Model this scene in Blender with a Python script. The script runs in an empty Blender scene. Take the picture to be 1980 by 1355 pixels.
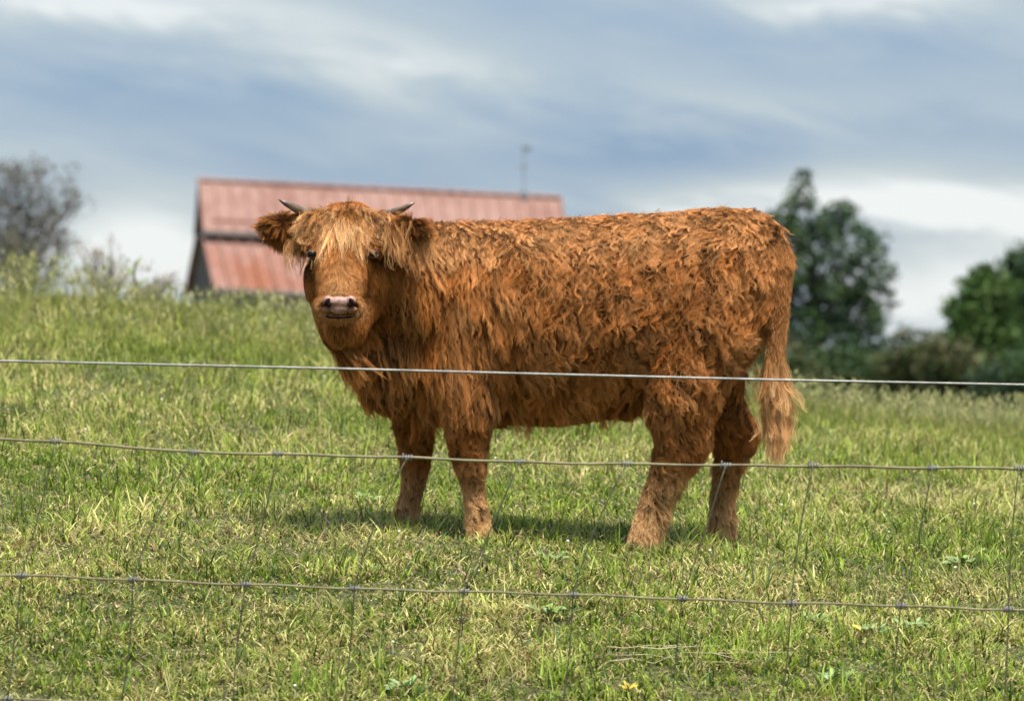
import bpy, math, random
import numpy as np
from mathutils import Vector, Matrix

# ------------------------------------------------------------------ camera, sky, sun, exposure
scene = bpy.context.scene
COL = scene.collection
PI = math.pi
FPX = 7248.0                      # focal length of the long lens in pixels of a 1980 px wide picture

cam_data = bpy.data.cameras.new("camera")
cam = bpy.data.objects.new("camera", cam_data)
COL.objects.link(cam)
cam.location = (0, 0, 0)
cam.rotation_euler = (math.radians(90), 0, 0)
cam_data.sensor_width = 36
cam_data.lens = 36 * FPX / 1980
cam_data.clip_start = 0.5
cam_data.clip_end = 3000
cam_data.dof.use_dof = True
cam_data.dof.focus_distance = 11.35
cam_data.dof.aperture_fstop = cam_data.lens / 31.0
scene.camera = cam

sun_vec = Vector((0.17, -0.25, 1.0)).normalized()             # from the scene towards the sun
SUN_EL = math.asin(sun_vec.z)

world = bpy.data.worlds.new("World")
scene.world = world
world.use_nodes = True

def N(nt, typ, **kw):
    n = nt.nodes.new(typ)
    for k, v in kw.items():
        if k.startswith("i_"):
            key = k[2:]
            key = int(key) if key.isdigit() else key
            n.inputs[key].default_value = v
        else:
            setattr(n, k, v)
    return n

def math_node(nt, op, a, b=None, clamp=False):
    n = nt.nodes.new("ShaderNodeMath"); n.operation = op; n.use_clamp = clamp
    for i, v in enumerate((a, b)):
        if v is None: continue
        if isinstance(v, (int, float)): n.inputs[i].default_value = v
        else: nt.links.new(v, n.inputs[i])
    return n.outputs[0]

def mix_col(nt, fac, a, b, blend="MIX"):
    n = nt.nodes.new("ShaderNodeMix"); n.data_type = "RGBA"; n.blend_type = blend
    for sock, v in ((n.inputs[0], fac), (n.inputs[6], a), (n.inputs[7], b)):
        if isinstance(v, (int, float)): sock.default_value = v
        elif isinstance(v, tuple): sock.default_value = v if len(v) == 4 else v + (1,)
        else: nt.links.new(v, sock)
    return n.outputs[2]

def ramp(nt, fac, stops, interp="LINEAR"):
    n = nt.nodes.new("ShaderNodeValToRGB")
    cr = n.color_ramp; cr.interpolation = interp
    while len(cr.elements) < len(stops): cr.elements.new(0.5)
    for e, (p, c) in zip(cr.elements, stops):
        e.position = p; e.color = c if len(c) == 4 else tuple(c) + (1,)
    nt.links.new(fac, n.inputs[0])
    return n.outputs[0]

def build_world():
    nt = world.node_tree
    nt.nodes.clear()
    out = N(nt, "ShaderNodeOutputWorld")
    bg = N(nt, "ShaderNodeBackground")
    nt.links.new(bg.outputs[0], out.inputs[0])
    sky = N(nt, "ShaderNodeTexSky", sky_type="NISHITA")
    sky.sun_disc = False
    sky.sun_elevation = SUN_EL
    sky.sun_rotation = math.atan2(sun_vec.x, sun_vec.y)
    sky.altitude = 200; sky.air_density = 1.0; sky.dust_density = 1.6; sky.ozone_density = 2.0
    skyc = mix_col(nt, 1.0, sky.outputs[0], (0.1, 0.1, 0.1), "MULTIPLY")
    tc = N(nt, "ShaderNodeTexCoord")
    sep = N(nt, "ShaderNodeSeparateXYZ")
    nt.links.new(tc.outputs["Generated"], sep.inputs[0])
    X, Y, Z = sep.outputs
    # streaky cloud deck: stretched noise that leans down to the right
    comb = N(nt, "ShaderNodeCombineXYZ")
    nt.links.new(X, comb.inputs[0]); nt.links.new(Y, comb.inputs[1])
    zz = math_node(nt, "ADD", math_node(nt, "MULTIPLY", Z, 3.6), math_node(nt, "MULTIPLY", X, 0.75))
    nt.links.new(zz, comb.inputs[2])
    n1 = N(nt, "ShaderNodeTexNoise", i_Scale=7.0, i_Detail=5.0, i_Roughness=0.5, i_Distortion=0.5)
    n2 = N(nt, "ShaderNodeTexNoise", i_Scale=21.0, i_Detail=4.0, i_Roughness=0.55, i_Distortion=0.4)
    nt.links.new(comb.outputs[0], n1.inputs["Vector"]); nt.links.new(comb.outputs[0], n2.inputs["Vector"])
    w1 = math_node(nt, "SUBTRACT", n1.outputs[0], 0.5)
    w2 = math_node(nt, "SUBTRACT", n2.outputs[0], 0.5)
    Xw = math_node(nt, "ADD", X, math_node(nt, "MULTIPLY", w2, 0.06))
    Zw = math_node(nt, "ADD", Z, math_node(nt, "MULTIPLY", w2, 0.022))
    dens = math_node(nt, "ADD", math_node(nt, "MULTIPLY", w1, 0.80), math_node(nt, "MULTIPLY", w2, 0.75))
    dens = math_node(nt, "ADD", dens, 0.36)
    # cloud banks standing where they stand in the sky: direction x, z, half sizes, lean, amount
    for (cx, cz, sx, sz, lean, amt) in CLOUDS:
        dx = math_node(nt, "SUBTRACT", Xw, cx)
        dz = math_node(nt, "SUBTRACT", math_node(nt, "SUBTRACT", Zw, cz), math_node(nt, "MULTIPLY", dx, lean))
        q = math_node(nt, "ADD", math_node(nt, "POWER", math_node(nt, "ABSOLUTE", math_node(nt, "DIVIDE", dx, sx)), 2.0),
                      math_node(nt, "POWER", math_node(nt, "ABSOLUTE", math_node(nt, "DIVIDE", dz, sz)), 2.0))
        g = math_node(nt, "POWER", 2.718, math_node(nt, "MULTIPLY", q, -1.0))
        dens = math_node(nt, "ADD", dens, math_node(nt, "MULTIPLY", g, amt))
    dens = math_node(nt, "ADD", dens, 0.0, clamp=True)
    cl = ramp(nt, dens, SKY_RAMP)
    # an overcast deck is brightest overhead
    hi = math_node(nt, "MULTIPLY", math_node(nt, "SUBTRACT", Z, 0.12), 1.9, clamp=True)
    hi = math_node(nt, "ADD", math_node(nt, "MULTIPLY", hi, 1.0), 1.0)
    hc = N(nt, "ShaderNodeCombineColor")
    for i in range(3): nt.links.new(hi, hc.inputs[i])
    cl = mix_col(nt, 1.0, cl, hc.outputs[0], "MULTIPLY")
    c = mix_col(nt, 0.90, skyc, cl)
    nt.links.new(c, bg.inputs[0])
    bg.inputs[1].default_value = SKY_STRENGTH

SKY_STRENGTH = 1.0
SKY_RAMP = [(0.0, (0.128, 0.188, 0.270)), (0.30, (0.188, 0.240, 0.300)), (0.55, (0.248, 0.288, 0.318)),
            (0.78, (0.335, 0.365, 0.376)), (1.0, (0.450, 0.465, 0.466))]
def sd(px, py): return ((px - 990) / FPX, (677.5 - py) / FPX)
CLOUDS = [
    sd(180, 10) + (0.050, 0.0060, -0.03, 0.55),
    sd(840, 100) + (0.050, 0.0080, -0.12, 0.28),
    sd(1500, 200) + (0.060, 0.0060, -0.02, 0.22),
    sd(1700, 0) + (0.030, 0.0050, 0.0, 0.55),
    sd(1820, 405) + (0.040, 0.0100, -0.10, 0.80),
    sd(1790, 570) + (0.030, 0.0110, 0.0, 0.70),
    sd(1450, 390) + (0.030, 0.0060, 0.0, 0.45),
    sd(250, 500) + (0.030, 0.0140, 0.0, 0.75),
    sd(420, 200) + (0.060, 0.0080, 0.0, -0.20),
    sd(1250, 300) + (0.045, 0.0060, 0.0, -0.30),
    sd(600, 330) + (0.035, 0.0060, 0.0, -0.15),
]
build_world()

sun_data = bpy.data.lights.new("sun", "SUN")
sun_data.energy = 4.7
sun_data.angle = math.radians(15.0)
sun_data.color = (1.0, 0.95, 0.86)
sun = bpy.data.objects.new("sun", sun_data)
COL.objects.link(sun)
sun.rotation_euler = sun_vec.to_track_quat("Z", "Y").to_euler()

scene.view_settings.view_transform = "Standard"
scene.view_settings.look = "None"
scene.view_settings.exposure = 1.0
scene.view_settings.gamma = 1
scene.cycles.use_denoising = True
scene.cycles.max_bounces = 6
scene.cycles.diffuse_bounces = 3
scene.cycles.glossy_bounces = 2
scene.cycles.transmission_bounces = 4
scene.cycles.transparent_max_bounces = 6
try:
    scene.cycles_curves.shape = "RIBBONS"
    scene.cycles_curves.subdivisions = 2
except Exception:
    pass

# ------------------------------------------------------------------ helpers
def P(px, py, d=12.0):
    """the place in the world, at distance d, of a point measured in the photograph"""
    return np.array(((px - 990.0) / FPX * d, d, (677.5 - py) / FPX * d))

def tag(o, label=None, cat=None, group=None, kind=None):
    if label: o["label"] = label
    if cat: o["category"] = cat
    if group: o["group"] = group
    if kind: o["kind"] = kind
    return o

def empty(name, loc=(0, 0, 0)):
    o = bpy.data.objects.new(name, None)
    o.location = tuple(float(v) for v in loc); o.empty_display_size = 0.1
    COL.objects.link(o)
    return o

def parent_keep(o, par):
    """parent with the child's world place kept (parents here are only translated)"""
    if par is not None:
        o.parent = par
        off = Vector((0, 0, 0)); q = par
        while q is not None:
            off += q.location; q = q.parent
        o.location = o.location - off
    return o

class MB:
    """collects shapes, then links them as one mesh object"""
    def __init__(s): s.v = []; s.f = []
    def add(s, vs, fs):
        b = len(s.v); s.v.extend([tuple(float(c) for c in v) for v in vs]); s.f.extend([tuple(b + i for i in f) for f in fs])
    def box(s, c, sz, R=None):
        c = np.array(c, float); h = np.array(sz, float) / 2
        vs = [np.array((x, y, z)) * h for z in (-1, 1) for y in (-1, 1) for x in (-1, 1)]
        if R is not None: vs = [R @ v for v in vs]
        s.add([c + v for v in vs], [(0, 2, 3, 1), (4, 5, 7, 6), (0, 1, 5, 4), (2, 6, 7, 3), (0, 4, 6, 2), (1, 3, 7, 5)])
    def hexa(s, p8):
        s.add(p8, [(0, 2, 3, 1), (4, 5, 7, 6), (0, 1, 5, 4), (2, 6, 7, 3), (0, 4, 6, 2), (1, 3, 7, 5)])
    def tube(s, pts, rad, seg=8, cap=True):
        pts = [np.array(p, float) for p in pts]
        if np.isscalar(rad): rad = [rad] * len(pts)
        vs = []; up = None
        for i, p in enumerate(pts):
            d = pts[min(i + 1, len(pts) - 1)] - pts[max(i - 1, 0)]
            d = d / (np.linalg.norm(d) + 1e-12)
            if up is None: up = np.array((0, 0, 1.0)) if abs(d[2]) < .9 else np.array((1.0, 0, 0))
            a = np.cross(d, up); a /= np.linalg.norm(a) + 1e-12; b = np.cross(a, d); up = b
            for k in range(seg):
                t = 2 * PI * k / seg
                vs.append(p + rad[i] * (math.cos(t) * a + math.sin(t) * b))
        fs = []
        for i in range(len(pts) - 1):
            for k in range(seg):
                fs.append((i * seg + k, i * seg + (k + 1) % seg, (i + 1) * seg + (k + 1) % seg, (i + 1) * seg + k))
        if cap:
            fs.append(tuple(range(seg))[::-1]); fs.append(tuple(range((len(pts) - 1) * seg, len(pts) * seg)))
        s.add(vs, fs)
    def ellipsoid(s, c, r, R=None, nu=20, nv=12):
        c = np.array(c, float); r = np.array(r, float); vs = []; fs = []
        for j in range(nv + 1):
            th = PI * j / nv
            for i in range(nu):
                ph = 2 * PI * i / nu
                q = np.array((math.sin(th) * math.cos(ph), math.sin(th) * math.sin(ph), math.cos(th))) * r
                vs.append(c + (R @ q if R is not None else q))
        for j in range(nv):
            for i in range(nu):
                fs.append((j * nu + i, (j + 1) * nu + i, (j + 1) * nu + (i + 1) % nu, j * nu + (i + 1) % nu))
        s.add(vs, fs)
    def loft(s, stations, seg=24):
        """closed loft of ellipses: (centre, axis a, axis b)"""
        vs = []
        for c, a, b in stations:
            for k in range(seg):
                t = 2 * PI * k / seg
                vs.append(np.array(c) + math.cos(t) * np.array(a) + math.sin(t) * np.array(b))
        fs = []
        for i in range(len(stations) - 1):
            for k in range(seg):
                fs.append((i * seg + k, i * seg + (k + 1) % seg, (i + 1) * seg + (k + 1) % seg, (i + 1) * seg + k))
        fs.append(tuple(range(seg))[::-1]); fs.append(tuple(range((len(stations) - 1) * seg, len(stations) * seg)))
        s.add(vs, fs)
    def build(s, name, mat, par=None, smooth=False, origin=None):
        me = bpy.data.meshes.new(name)
        v = np.array(s.v, float)
        o0 = np.array(origin, float) if origin is not None else np.zeros(3)
        me.from_pydata([tuple(p) for p in (v - o0)], [], s.f)
        me.validate()
        if smooth: me.polygons.foreach_set("use_smooth", [True] * len(me.polygons))
        if mat: me.materials.append(mat)
        o = bpy.data.objects.new(name, me); COL.objects.link(o)
        o.location = tuple(o0)
        return parent_keep(o, par)

def new_mat(name):
    m = bpy.data.materials.new(name); m.use_nodes = True
    nt = m.node_tree; nt.nodes.clear()
    out = N(nt, "ShaderNodeOutputMaterial"); b = N(nt, "ShaderNodeBsdfPrincipled")
    nt.links.new(b.outputs[0], out.inputs[0])
    return m, nt, b, out

def simple_mat(name, col, rough=0.6, metal=0.0, noise=0.0, scale=8.0, col2=None, bump=0.0):
    m, nt, b, out = new_mat(name)
    b.inputs["Roughness"].default_value = rough; b.inputs["Metallic"].default_value = metal
    if noise > 0:
        tc = N(nt, "ShaderNodeTexCoord"); nz = N(nt, "ShaderNodeTexNoise", i_Scale=scale, i_Detail=5.0)
        nt.links.new(tc.outputs["Object"], nz.inputs["Vector"])
        c2 = col2 or tuple(min(1, c * (1 + noise)) for c in col)
        c1 = col if col2 else tuple(c * (1 - noise) for c in col)
        c = ramp(nt, nz.outputs[0], [(0.35, c1), (0.65, c2)])
        nt.links.new(c, b.inputs["Base Color"])
        if bump:
            bp = N(nt, "ShaderNodeBump", i_Strength=bump); nt.links.new(nz.outputs[0], bp.inputs["Height"])
            nt.links.new(bp.outputs[0], b.inputs["Normal"])
    else:
        b.inputs["Base Color"].default_value = tuple(col) + (1,)
    return m

class SinNoise:
    """smooth noise for numpy arrays of points"""
    def __init__(s, seed, scale, n=14):
        r = np.random.RandomState(seed)
        k = r.normal(size=(n, 3)); k /= np.linalg.norm(k, axis=1)[:, None]
        s.k = k * (2 * PI / scale) * r.uniform(0.6, 1.7, (n, 1)); s.p = r.uniform(0, 2 * PI, n); s.n = n
    def __call__(s, p):
        return np.sin(p @ s.k.T + s.p).sum(-1) / math.sqrt(s.n / 2.0) * 0.6      # about -1..1

def unit(a): return a / (np.linalg.norm(a, axis=-1, keepdims=True) + 1e-12)
# ------------------------------------------------------------------ the hillside
_gy = np.arange(-20, 400, .1)
_gz = np.interp(_gy, [-20, 0, 6, 9.7, 10.5, 11.2, 11.85, 12.2, 13, 14, 17, 20, 22, 24, 30, 45, 80, 400],
                [-2.6, -1.62, -1.42, -1.05, -.84, -.69, -.600, -.585, -.51, -.42, -.155, .01, .055, .04, -.35, -1.4, -1.8, -2.2])
_pad = np.concatenate([np.full(12, _gz[0]), _gz, np.full(12, _gz[-1])])
_k = np.exp(-np.linspace(-2, 2, 7) ** 2); _k /= _k.sum()
_gz = np.convolve(_pad, _k, "same")[12:-12]
_n_und = SinNoise(31, 2.6); _n_und2 = SinNoise(32, .7)
def gz(x, y):
    x = np.asarray(x, float); y = np.asarray(y, float)
    c = np.interp(y, [0, 10, 12, 16, 22, 40, 400], [.03, .045, .055, .078, .088, .05, .0])
    xx = 6.0 * np.tanh(x / 6.0)
    q = np.stack([x, y, 0 * x], -1)
    u = (_n_und(q) * .02 + _n_und2(q) * .008) * np.clip(y / 8, 0, 1) * (1 - .8 * np.exp(-((y - 12) / .8) ** 2 - (x / 1.5) ** 2))
    e = .33 * np.tanh(np.maximum(x, 0) / 1.5) * np.clip((y - 14) / 7, 0, 1)
    return np.interp(y, _gy, _gz) - c * xx - e + u

def build_ground():
    xs = np.concatenate([-np.geomspace(1500, 9, 24), np.arange(-8, 8.01, .16), np.geomspace(9, 1500, 24)])
    ys = np.concatenate([np.array([-300, -100, -40, -20, -10, -5]), np.arange(-2, 32, .16), np.geomspace(33, 2500, 40)])
    Xg, Yg = np.meshgrid(xs, ys)
    Zg = gz(Xg, np.clip(Yg, -20, 399))
    v = np.stack([Xg, Yg, Zg], -1).reshape(-1, 3)
    nx, ny = len(xs), len(ys)
    i, j = np.meshgrid(np.arange(nx - 1), np.arange(ny - 1))
    a = (j * nx + i).ravel()
    f = np.stack([a, a + 1, a + nx + 1, a + nx], 1)
    me = bpy.data.meshes.new("ground")
    me.from_pydata(v.tolist(), [], f.tolist()); me.polygons.foreach_set("use_smooth", [True] * len(f))
    m, nt, b, out = new_mat("soil_and_thatch")
    tc = N(nt, "ShaderNodeTexCoord")
    n1 = N(nt, "ShaderNodeTexNoise", i_Scale=1.3, i_Detail=4.0); n2 = N(nt, "ShaderNodeTexNoise", i_Scale=34.0, i_Detail=6.0, i_Roughness=.7)
    nt.links.new(tc.outputs["Object"], n1.inputs["Vector"]); nt.links.new(tc.outputs["Object"], n2.inputs["Vector"])
    ca = ramp(nt, n2.outputs[0], [(.38, (.016, .022, .005)), (.52, (.045, .052, .012)), (.64, (.13, .115, .04))])
    cb = ramp(nt, n2.outputs[0], [(.38, (.022, .022, .006)), (.52, (.065, .062, .016)), (.64, (.17, .15, .055))])
    nt.links.new(mix_col(nt, ramp(nt, n1.outputs[0], [(.4, (0, 0, 0)), (.65, (1, 1, 1))]), ca, cb), b.inputs["Base Color"])
    b.inputs["Roughness"].default_value = .95
    bp = N(nt, "ShaderNodeBump", i_Strength=.8, i_Distance=.02); nt.links.new(n2.outputs[0], bp.inputs["Height"]); nt.links.new(bp.outputs[0], b.inputs["Normal"])
    me.materials.append(m)
    o = bpy.data.objects.new("ground", me); COL.objects.link(o)
    tag(o, "sloping pasture soil and thatch under the short grass", kind="structure")
build_ground()

def leaf_material(name, trans=.35, rough=.55):
    m, nt, b, out = new_mat(name)
    at = N(nt, "ShaderNodeAttribute", attribute_name="col")
    nt.links.new(at.outputs["Color"], b.inputs["Base Color"])
    b.inputs["Roughness"].default_value = rough; b.inputs["Specular IOR Level"].default_value = .06
    tr = N(nt, "ShaderNodeBsdfTranslucent"); nt.links.new(at.outputs["Color"], tr.inputs[0])
    mx = N(nt, "ShaderNodeMixShader"); mx.inputs[0].default_value = trans
    nt.links.new(b.outputs[0], mx.inputs[1]); nt.links.new(tr.outputs[0], mx.inputs[2]); nt.links.new(mx.outputs[0], out.inputs[0])
    return m
GRASS_MAT = leaf_material("grass_blade", .38)

def blades_mesh(name, base, yaw, length, width, lean, bend, col, mat, levels=4, fold=0.0):
    """many grass blades in one mesh. base (n,3); col (n,3); levels rows of points, the last a tip"""
    n = len(base)
    s = np.linspace(0, 1, levels)
    d = np.stack([np.cos(yaw), np.sin(yaw)], 1)                       # leaning direction
    wv = np.stack([-np.sin(yaw), np.cos(yaw)], 1)
    tw = np.random.RandomState(5).uniform(-1.2, 1.2, n)                 # blade face turned about its length
    wv = wv * np.cos(tw)[:, None] + d * np.sin(tw)[:, None]
    ang = lean[:, None] + bend[:, None] * s[None]                     # from vertical
    seg = length[:, None] / (levels - 1)
    hx = np.concatenate([np.zeros((n, 1)), np.cumsum(np.sin(ang[:, :-1]) * seg, 1)], 1)
    hz = np.concatenate([np.zeros((n, 1)), np.cumsum(np.cos(ang[:, :-1]) * seg, 1)], 1)
    c = np.stack([base[:, None, 0] + hx * d[:, None, 0], base[:, None, 1] + hx * d[:, None, 1], base[:, None, 2] + hz], -1)
    wd = width[:, None] * (1 - s[None] ** 2.2) * .5
    w3 = np.concatenate([wv, np.zeros((n, 1))], 1)
    Lp = c[:, :-1] - w3[:, None] * wd[:, :-1, None]; Rp = c[:, :-1] + w3[:, None] * wd[:, :-1, None]
    m_ = levels - 1
    V = np.concatenate([np.stack([Lp, Rp], 2).reshape(n, m_ * 2, 3), c[:, -1:]], 1)      # n, 2m+1, 3
    nv = 2 * m_ + 1
    quads = [(2 * k, 2 * k + 1, 2 * k + 3, 2 * k + 2) for k in range(m_ - 1)]; tri = (2 * m_ - 2, 2 * m_ - 1, 2 * m_)
    lp = [i for q in quads for i in q] + list(tri); lp = np.array(lp)
    loops = (np.arange(n)[:, None] * nv + lp[None]).ravel().astype(np.int32)
    cnt = np.array([4] * len(quads) + [3]); per = np.tile(cnt, n); start = np.concatenate([[0], np.cumsum(per)[:-1]]).astype(np.int32)
    me = bpy.data.meshes.new(name)
    me.vertices.add(n * nv); me.vertices.foreach_set("co", V.astype(np.float32).ravel())
    me.loops.add(len(loops)); me.loops.foreach_set("vertex_index", loops)
    me.polygons.add(len(per)); me.polygons.foreach_set("loop_start", start)
    me.update(calc_edges=True)
    me.polygons.foreach_set("use_smooth", np.ones(len(per), bool))
    ca = me.attributes.new("col", "FLOAT_COLOR", "POINT")
    cc = np.ones((n, nv, 4), np.float32); cc[..., :3] = col[:, None]
    ca.data.foreach_set("color", cc.ravel())
    me.materials.append(mat)
    return me

G_LIME = np.array((.325, .415, .062)); G_MID = np.array((.145, .215, .024)); G_DARK = np.array((.042, .068, .010))
G_STRAW = np.array((.64, .54, .26)); G_PALE = np.array((.44, .48, .13)); G_BROWN = np.array((.16, .095, .045)); G_BLUE = np.array((.13, .22, .09))

def on_ground(px, py):
    """ground point seen at a place of the photograph"""
    ys = np.arange(9.0, 24, .01); x = (px - 990) / FPX * ys
    g = gz(x, ys); scr = 677.5 - g / ys * FPX
    k = int(np.argmax(scr < py)); 
    return np.array((x[k], ys[k], g[k]))

def build_grass():
    rng = np.random.RandomState(3)
    nA = SinNoise(41, 1.1); nB = SinNoise(42, .35); nC = SinNoise(43, .12); nD = SinNoise(44, 2.4)
    def scatter(y0, y1, n, margin=.5):
        # even over the ground inside the camera's wedge and a step beyond it
        y = y0 + (y1 - y0) * rng.rand(n * 2)
        wmax = y1 * .137 + margin
        x = rng.uniform(-wmax, wmax, n * 2)
        k = np.abs(x) < y * .137 + margin
        x, y = x[k][:n], y[k][:n]
        return x, y
    def palette(x, y, q):
        # patches that differ in what grows there: (x, y, half sizes, dryness added)
        pat = 0 * x
        for cx, cy, sx, sy, am in ((-.95, 10.85, .75, .30, .42), (-.10, 10.95, .32, .22, .40), (-.25, 10.45, .5, .12, .35), (1.35, 13.6, .55, .35, .50), (-.9, 15.6, 1.3, .9, .20),
                                   (-.75, 13.4, .9, .5, -.42), (-.55, 10.12, .45, .25, -.38), (.45, 10.2, .4, .2, -.1), (.95, 10.6, .7, .35, -.38), (.3, 12.7, 1.3, .55, -.40), (1.3, 12.0, .8, .5, -.30),
                                   (-1.1, 10.2, .3, .2, -.25), (-1.3, 12.0, .5, .4, .18)):
            pat += am * np.exp(-((x - cx) / sx) ** 2 - ((y - cy) / sy) ** 2)
        dry = pat + np.clip(.43 + .42 * nA(q) + .26 * nB(q) + .2 * nD(q) + np.where(y < 11.4, -.10 * x + .03, 0) + np.clip((y - 16) / 8, 0, 1) * .10, .04, .88)
        r = rng.rand(len(x))
        g = np.clip(.5 + .35 * nB(q) + .3 * nD(q) + .25 * rng.normal(size=len(x)), 0, 1)[:, None]
        green = G_MID * (1 - g) + G_LIME * g
        dk = (rng.rand(len(x)) < .29)[:, None]; green = np.where(dk, G_DARK * 1.25, green)
        bl = (rng.rand(len(x)) < .08)[:, None]; green = np.where(bl, G_BLUE, green)
        s = rng.rand(len(x), 1)
        straw = G_STRAW * (1 - s) + G_PALE * s
        br = (rng.rand(len(x)) < .14)[:, None]; straw = np.where(br, G_BROWN, straw)
        far = np.clip((y - 13) / 7, 0, 1)[:, None]
        col = np.where((r < dry * .72)[:, None], straw, green)
        olive = np.array((.215, .205, .060))
        col = col * (1 - .60 * far) + olive * .60 * far
        return np.clip(col * rng.uniform(.60, 1.30, (len(x), 1)), 0, 1), (r < dry * .72)
    meshes = []
    def layer(x, y, lmin, lmax, wmin, wmax, tall=1.0, levels=4, flat=.22, litter=False):
        q = np.stack([x, y, 0 * x], 1)
        z = gz(x, y)
        n = len(x)
        col, isdry = palette(x, y, q)
        if litter:
            s = rng.rand(n, 1); col = (G_STRAW * s + G_BROWN * 1.5 * (1 - s)) * rng.uniform(.6, 1.25, (n, 1)); z = z + rng.uniform(.004, .030, n)
            isdry = np.ones(n, bool)
        h = np.clip(.75 + .30 * nB(q) + .35 * nC(q) + .1 * nA(q), .25, 1.8)
        L = rng.uniform(lmin, lmax, n) * h * tall
        lean = np.abs(rng.normal(0, .42, n)) + np.where(isdry, .35, 0)
        fl = rng.rand(n) < flat; lean = np.where(fl, rng.uniform(.9, 1.5, n), lean)
        bend = rng.uniform(.1, 2.2, n)
        yaw = rng.uniform(0, 2 * PI, n) + .8 * nB(q)
        base = np.stack([x, y, z - .004], 1)
        meshes.append(blades_mesh("grass", base, yaw, L, rng.uniform(wmin, wmax, n), lean, bend, col, GRASS_MAT, levels))
    # tufts: blades gathered round centres
    def tufts(y0, y1, n, per, rad, lmin, lmax, wmin, wmax, **k):
        cx, cy = scatter(y0, y1, n)
        x = np.repeat(cx, per) + rng.normal(0, rad, len(cx) * per); y = np.repeat(cy, per) + rng.normal(0, rad, len(cx) * per)
        layer(x, y, lmin, lmax, wmin, wmax, **k)
    layer(*scatter(9.3, 11.2, 78000), .028, .070, .0034, .0072, flat=.32)
    layer(*scatter(9.3, 11.6, 30000), .025, .070, .0020, .0048, flat=.97, litter=True)
    layer(*scatter(11.6, 15.0, 26000), .025, .070, .0024, .0050, flat=.97, litter=True)
    layer(*scatter(11.2, 14.5, 98000), .028, .068, .0030, .0062, flat=.35)
    layer(*scatter(14.5, 18.5, 60000, .8), .045, .11, .004, .007, levels=3)
    layer(*scatter(18.5, 25.5, 60000, 1.2), .06, .15, .005, .009, levels=3, flat=.12)
    tufts(9.3, 13.5, 1700, 16, .020, .05, .105, .0036, .0070, flat=.08)
    tufts(13.5, 18.5, 1500, 16, .03, .06, .14, .004, .007, levels=3, flat=.08)
    # taller tufts the mower and the herd have left
    for px, py, nb, L, rad, tone in ((1490, 1245, 26, .135, .018, 0), (1530, 1250, 18, .11, .016, 0), (60, 985, 26, .13, .03, 1), (105, 960, 20, .12, .03, 1), (215, 1010, 22, .11, .03, 1),
                                     (735, 1310, 26, .12, .03, 0), (600, 1335, 30, .14, .04, 0), (470, 1320, 26, .12, .035, 2), (880, 1340, 22, .13, .03, 1), (1830, 1300, 24, .11, .03, 0),
                                     (1170, 1110, 26, .085, .03, 0), (1330, 1300, 20, .11, .03, 2), (960, 1330, 20, .12, .03, 2), (1640, 1340, 24, .10, .03, 0), (1900, 1090, 26, .09, .03, 0),
                                     (330, 1340, 24, .12, .03, 2), (120, 1340, 24, .12, .035, 1), (1060, 1320, 22, .12, .03, 0), (520, 1000, 22, .085, .03, 2), (1750, 980, 22, .09, .03, 2),
                                     (720, 960, 24, .075, .03, 0), (350, 900, 20, .08, .03, 0), (1840, 1120, 20, .10, .03, 2), (1420, 1090, 22, .08, .03, 0), (640, 1180, 20, .10, .03, 2)):
        g = on_ground(px, py)
        x = g[0] + rng.normal(0, rad, nb); y = g[1] + rng.normal(0, rad, nb)
        cc = (np.array((.33, .44, .085)), np.array((.16, .20, .055)), np.array((.50, .46, .20)))[tone] * rng.uniform(.6, 1.25, (nb, 1))
        meshes.append(blades_mesh("grass", np.stack([x, y, gz(x, y)], 1), rng.uniform(0, 2 * PI, nb), L * rng.uniform(.5, 1.1, nb), rng.uniform(.0035, .0065, nb) * (.55 if tone else 1),
                                  np.abs(rng.normal(0, .4, nb)), rng.uniform(.1, 1.3, nb), cc, GRASS_MAT, 4))
    # join
    allm = bpy.data.meshes.new("grass")
    vs, ls, ps, cs = [], [], [], []; vo = lo = 0
    for me in meshes:
        nv, nl, npol = len(me.vertices), len(me.loops), len(me.polygons)
        a = np.empty(nv * 3, np.float32); me.vertices.foreach_get("co", a); vs.append(a)
        b = np.empty(nl, np.int32); me.loops.foreach_get("vertex_index", b); ls.append(b + vo)
        c = np.empty(npol, np.int32); me.polygons.foreach_get("loop_start", c); ps.append(c + lo)
        d = np.empty(nv * 4, np.float32); me.attributes["col"].data.foreach_get("color", d); cs.append(d)
        vo += nv; lo += nl
        bpy.data.meshes.remove(me)
    vs = np.concatenate(vs); ls = np.concatenate(ls); ps = np.concatenate(ps); cs = np.concatenate(cs)
    allm.vertices.add(vo); allm.vertices.foreach_set("co", vs)
    allm.loops.add(lo); allm.loops.foreach_set("vertex_index", ls)
    allm.polygons.add(len(ps)); allm.polygons.foreach_set("loop_start", ps)
    allm.update(calc_edges=True)
    allm.polygons.foreach_set("use_smooth", np.ones(len(ps), bool))
    ca = allm.attributes.new("col", "FLOAT_COLOR", "POINT"); ca.data.foreach_set("color", cs)
    allm.materials.append(GRASS_MAT)
    o = bpy.data.objects.new("grass", allm); COL.objects.link(o)
    tag(o, "short cropped green pasture grass mixed with dry straw blades", "grass", kind="stuff")
build_grass()

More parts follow.
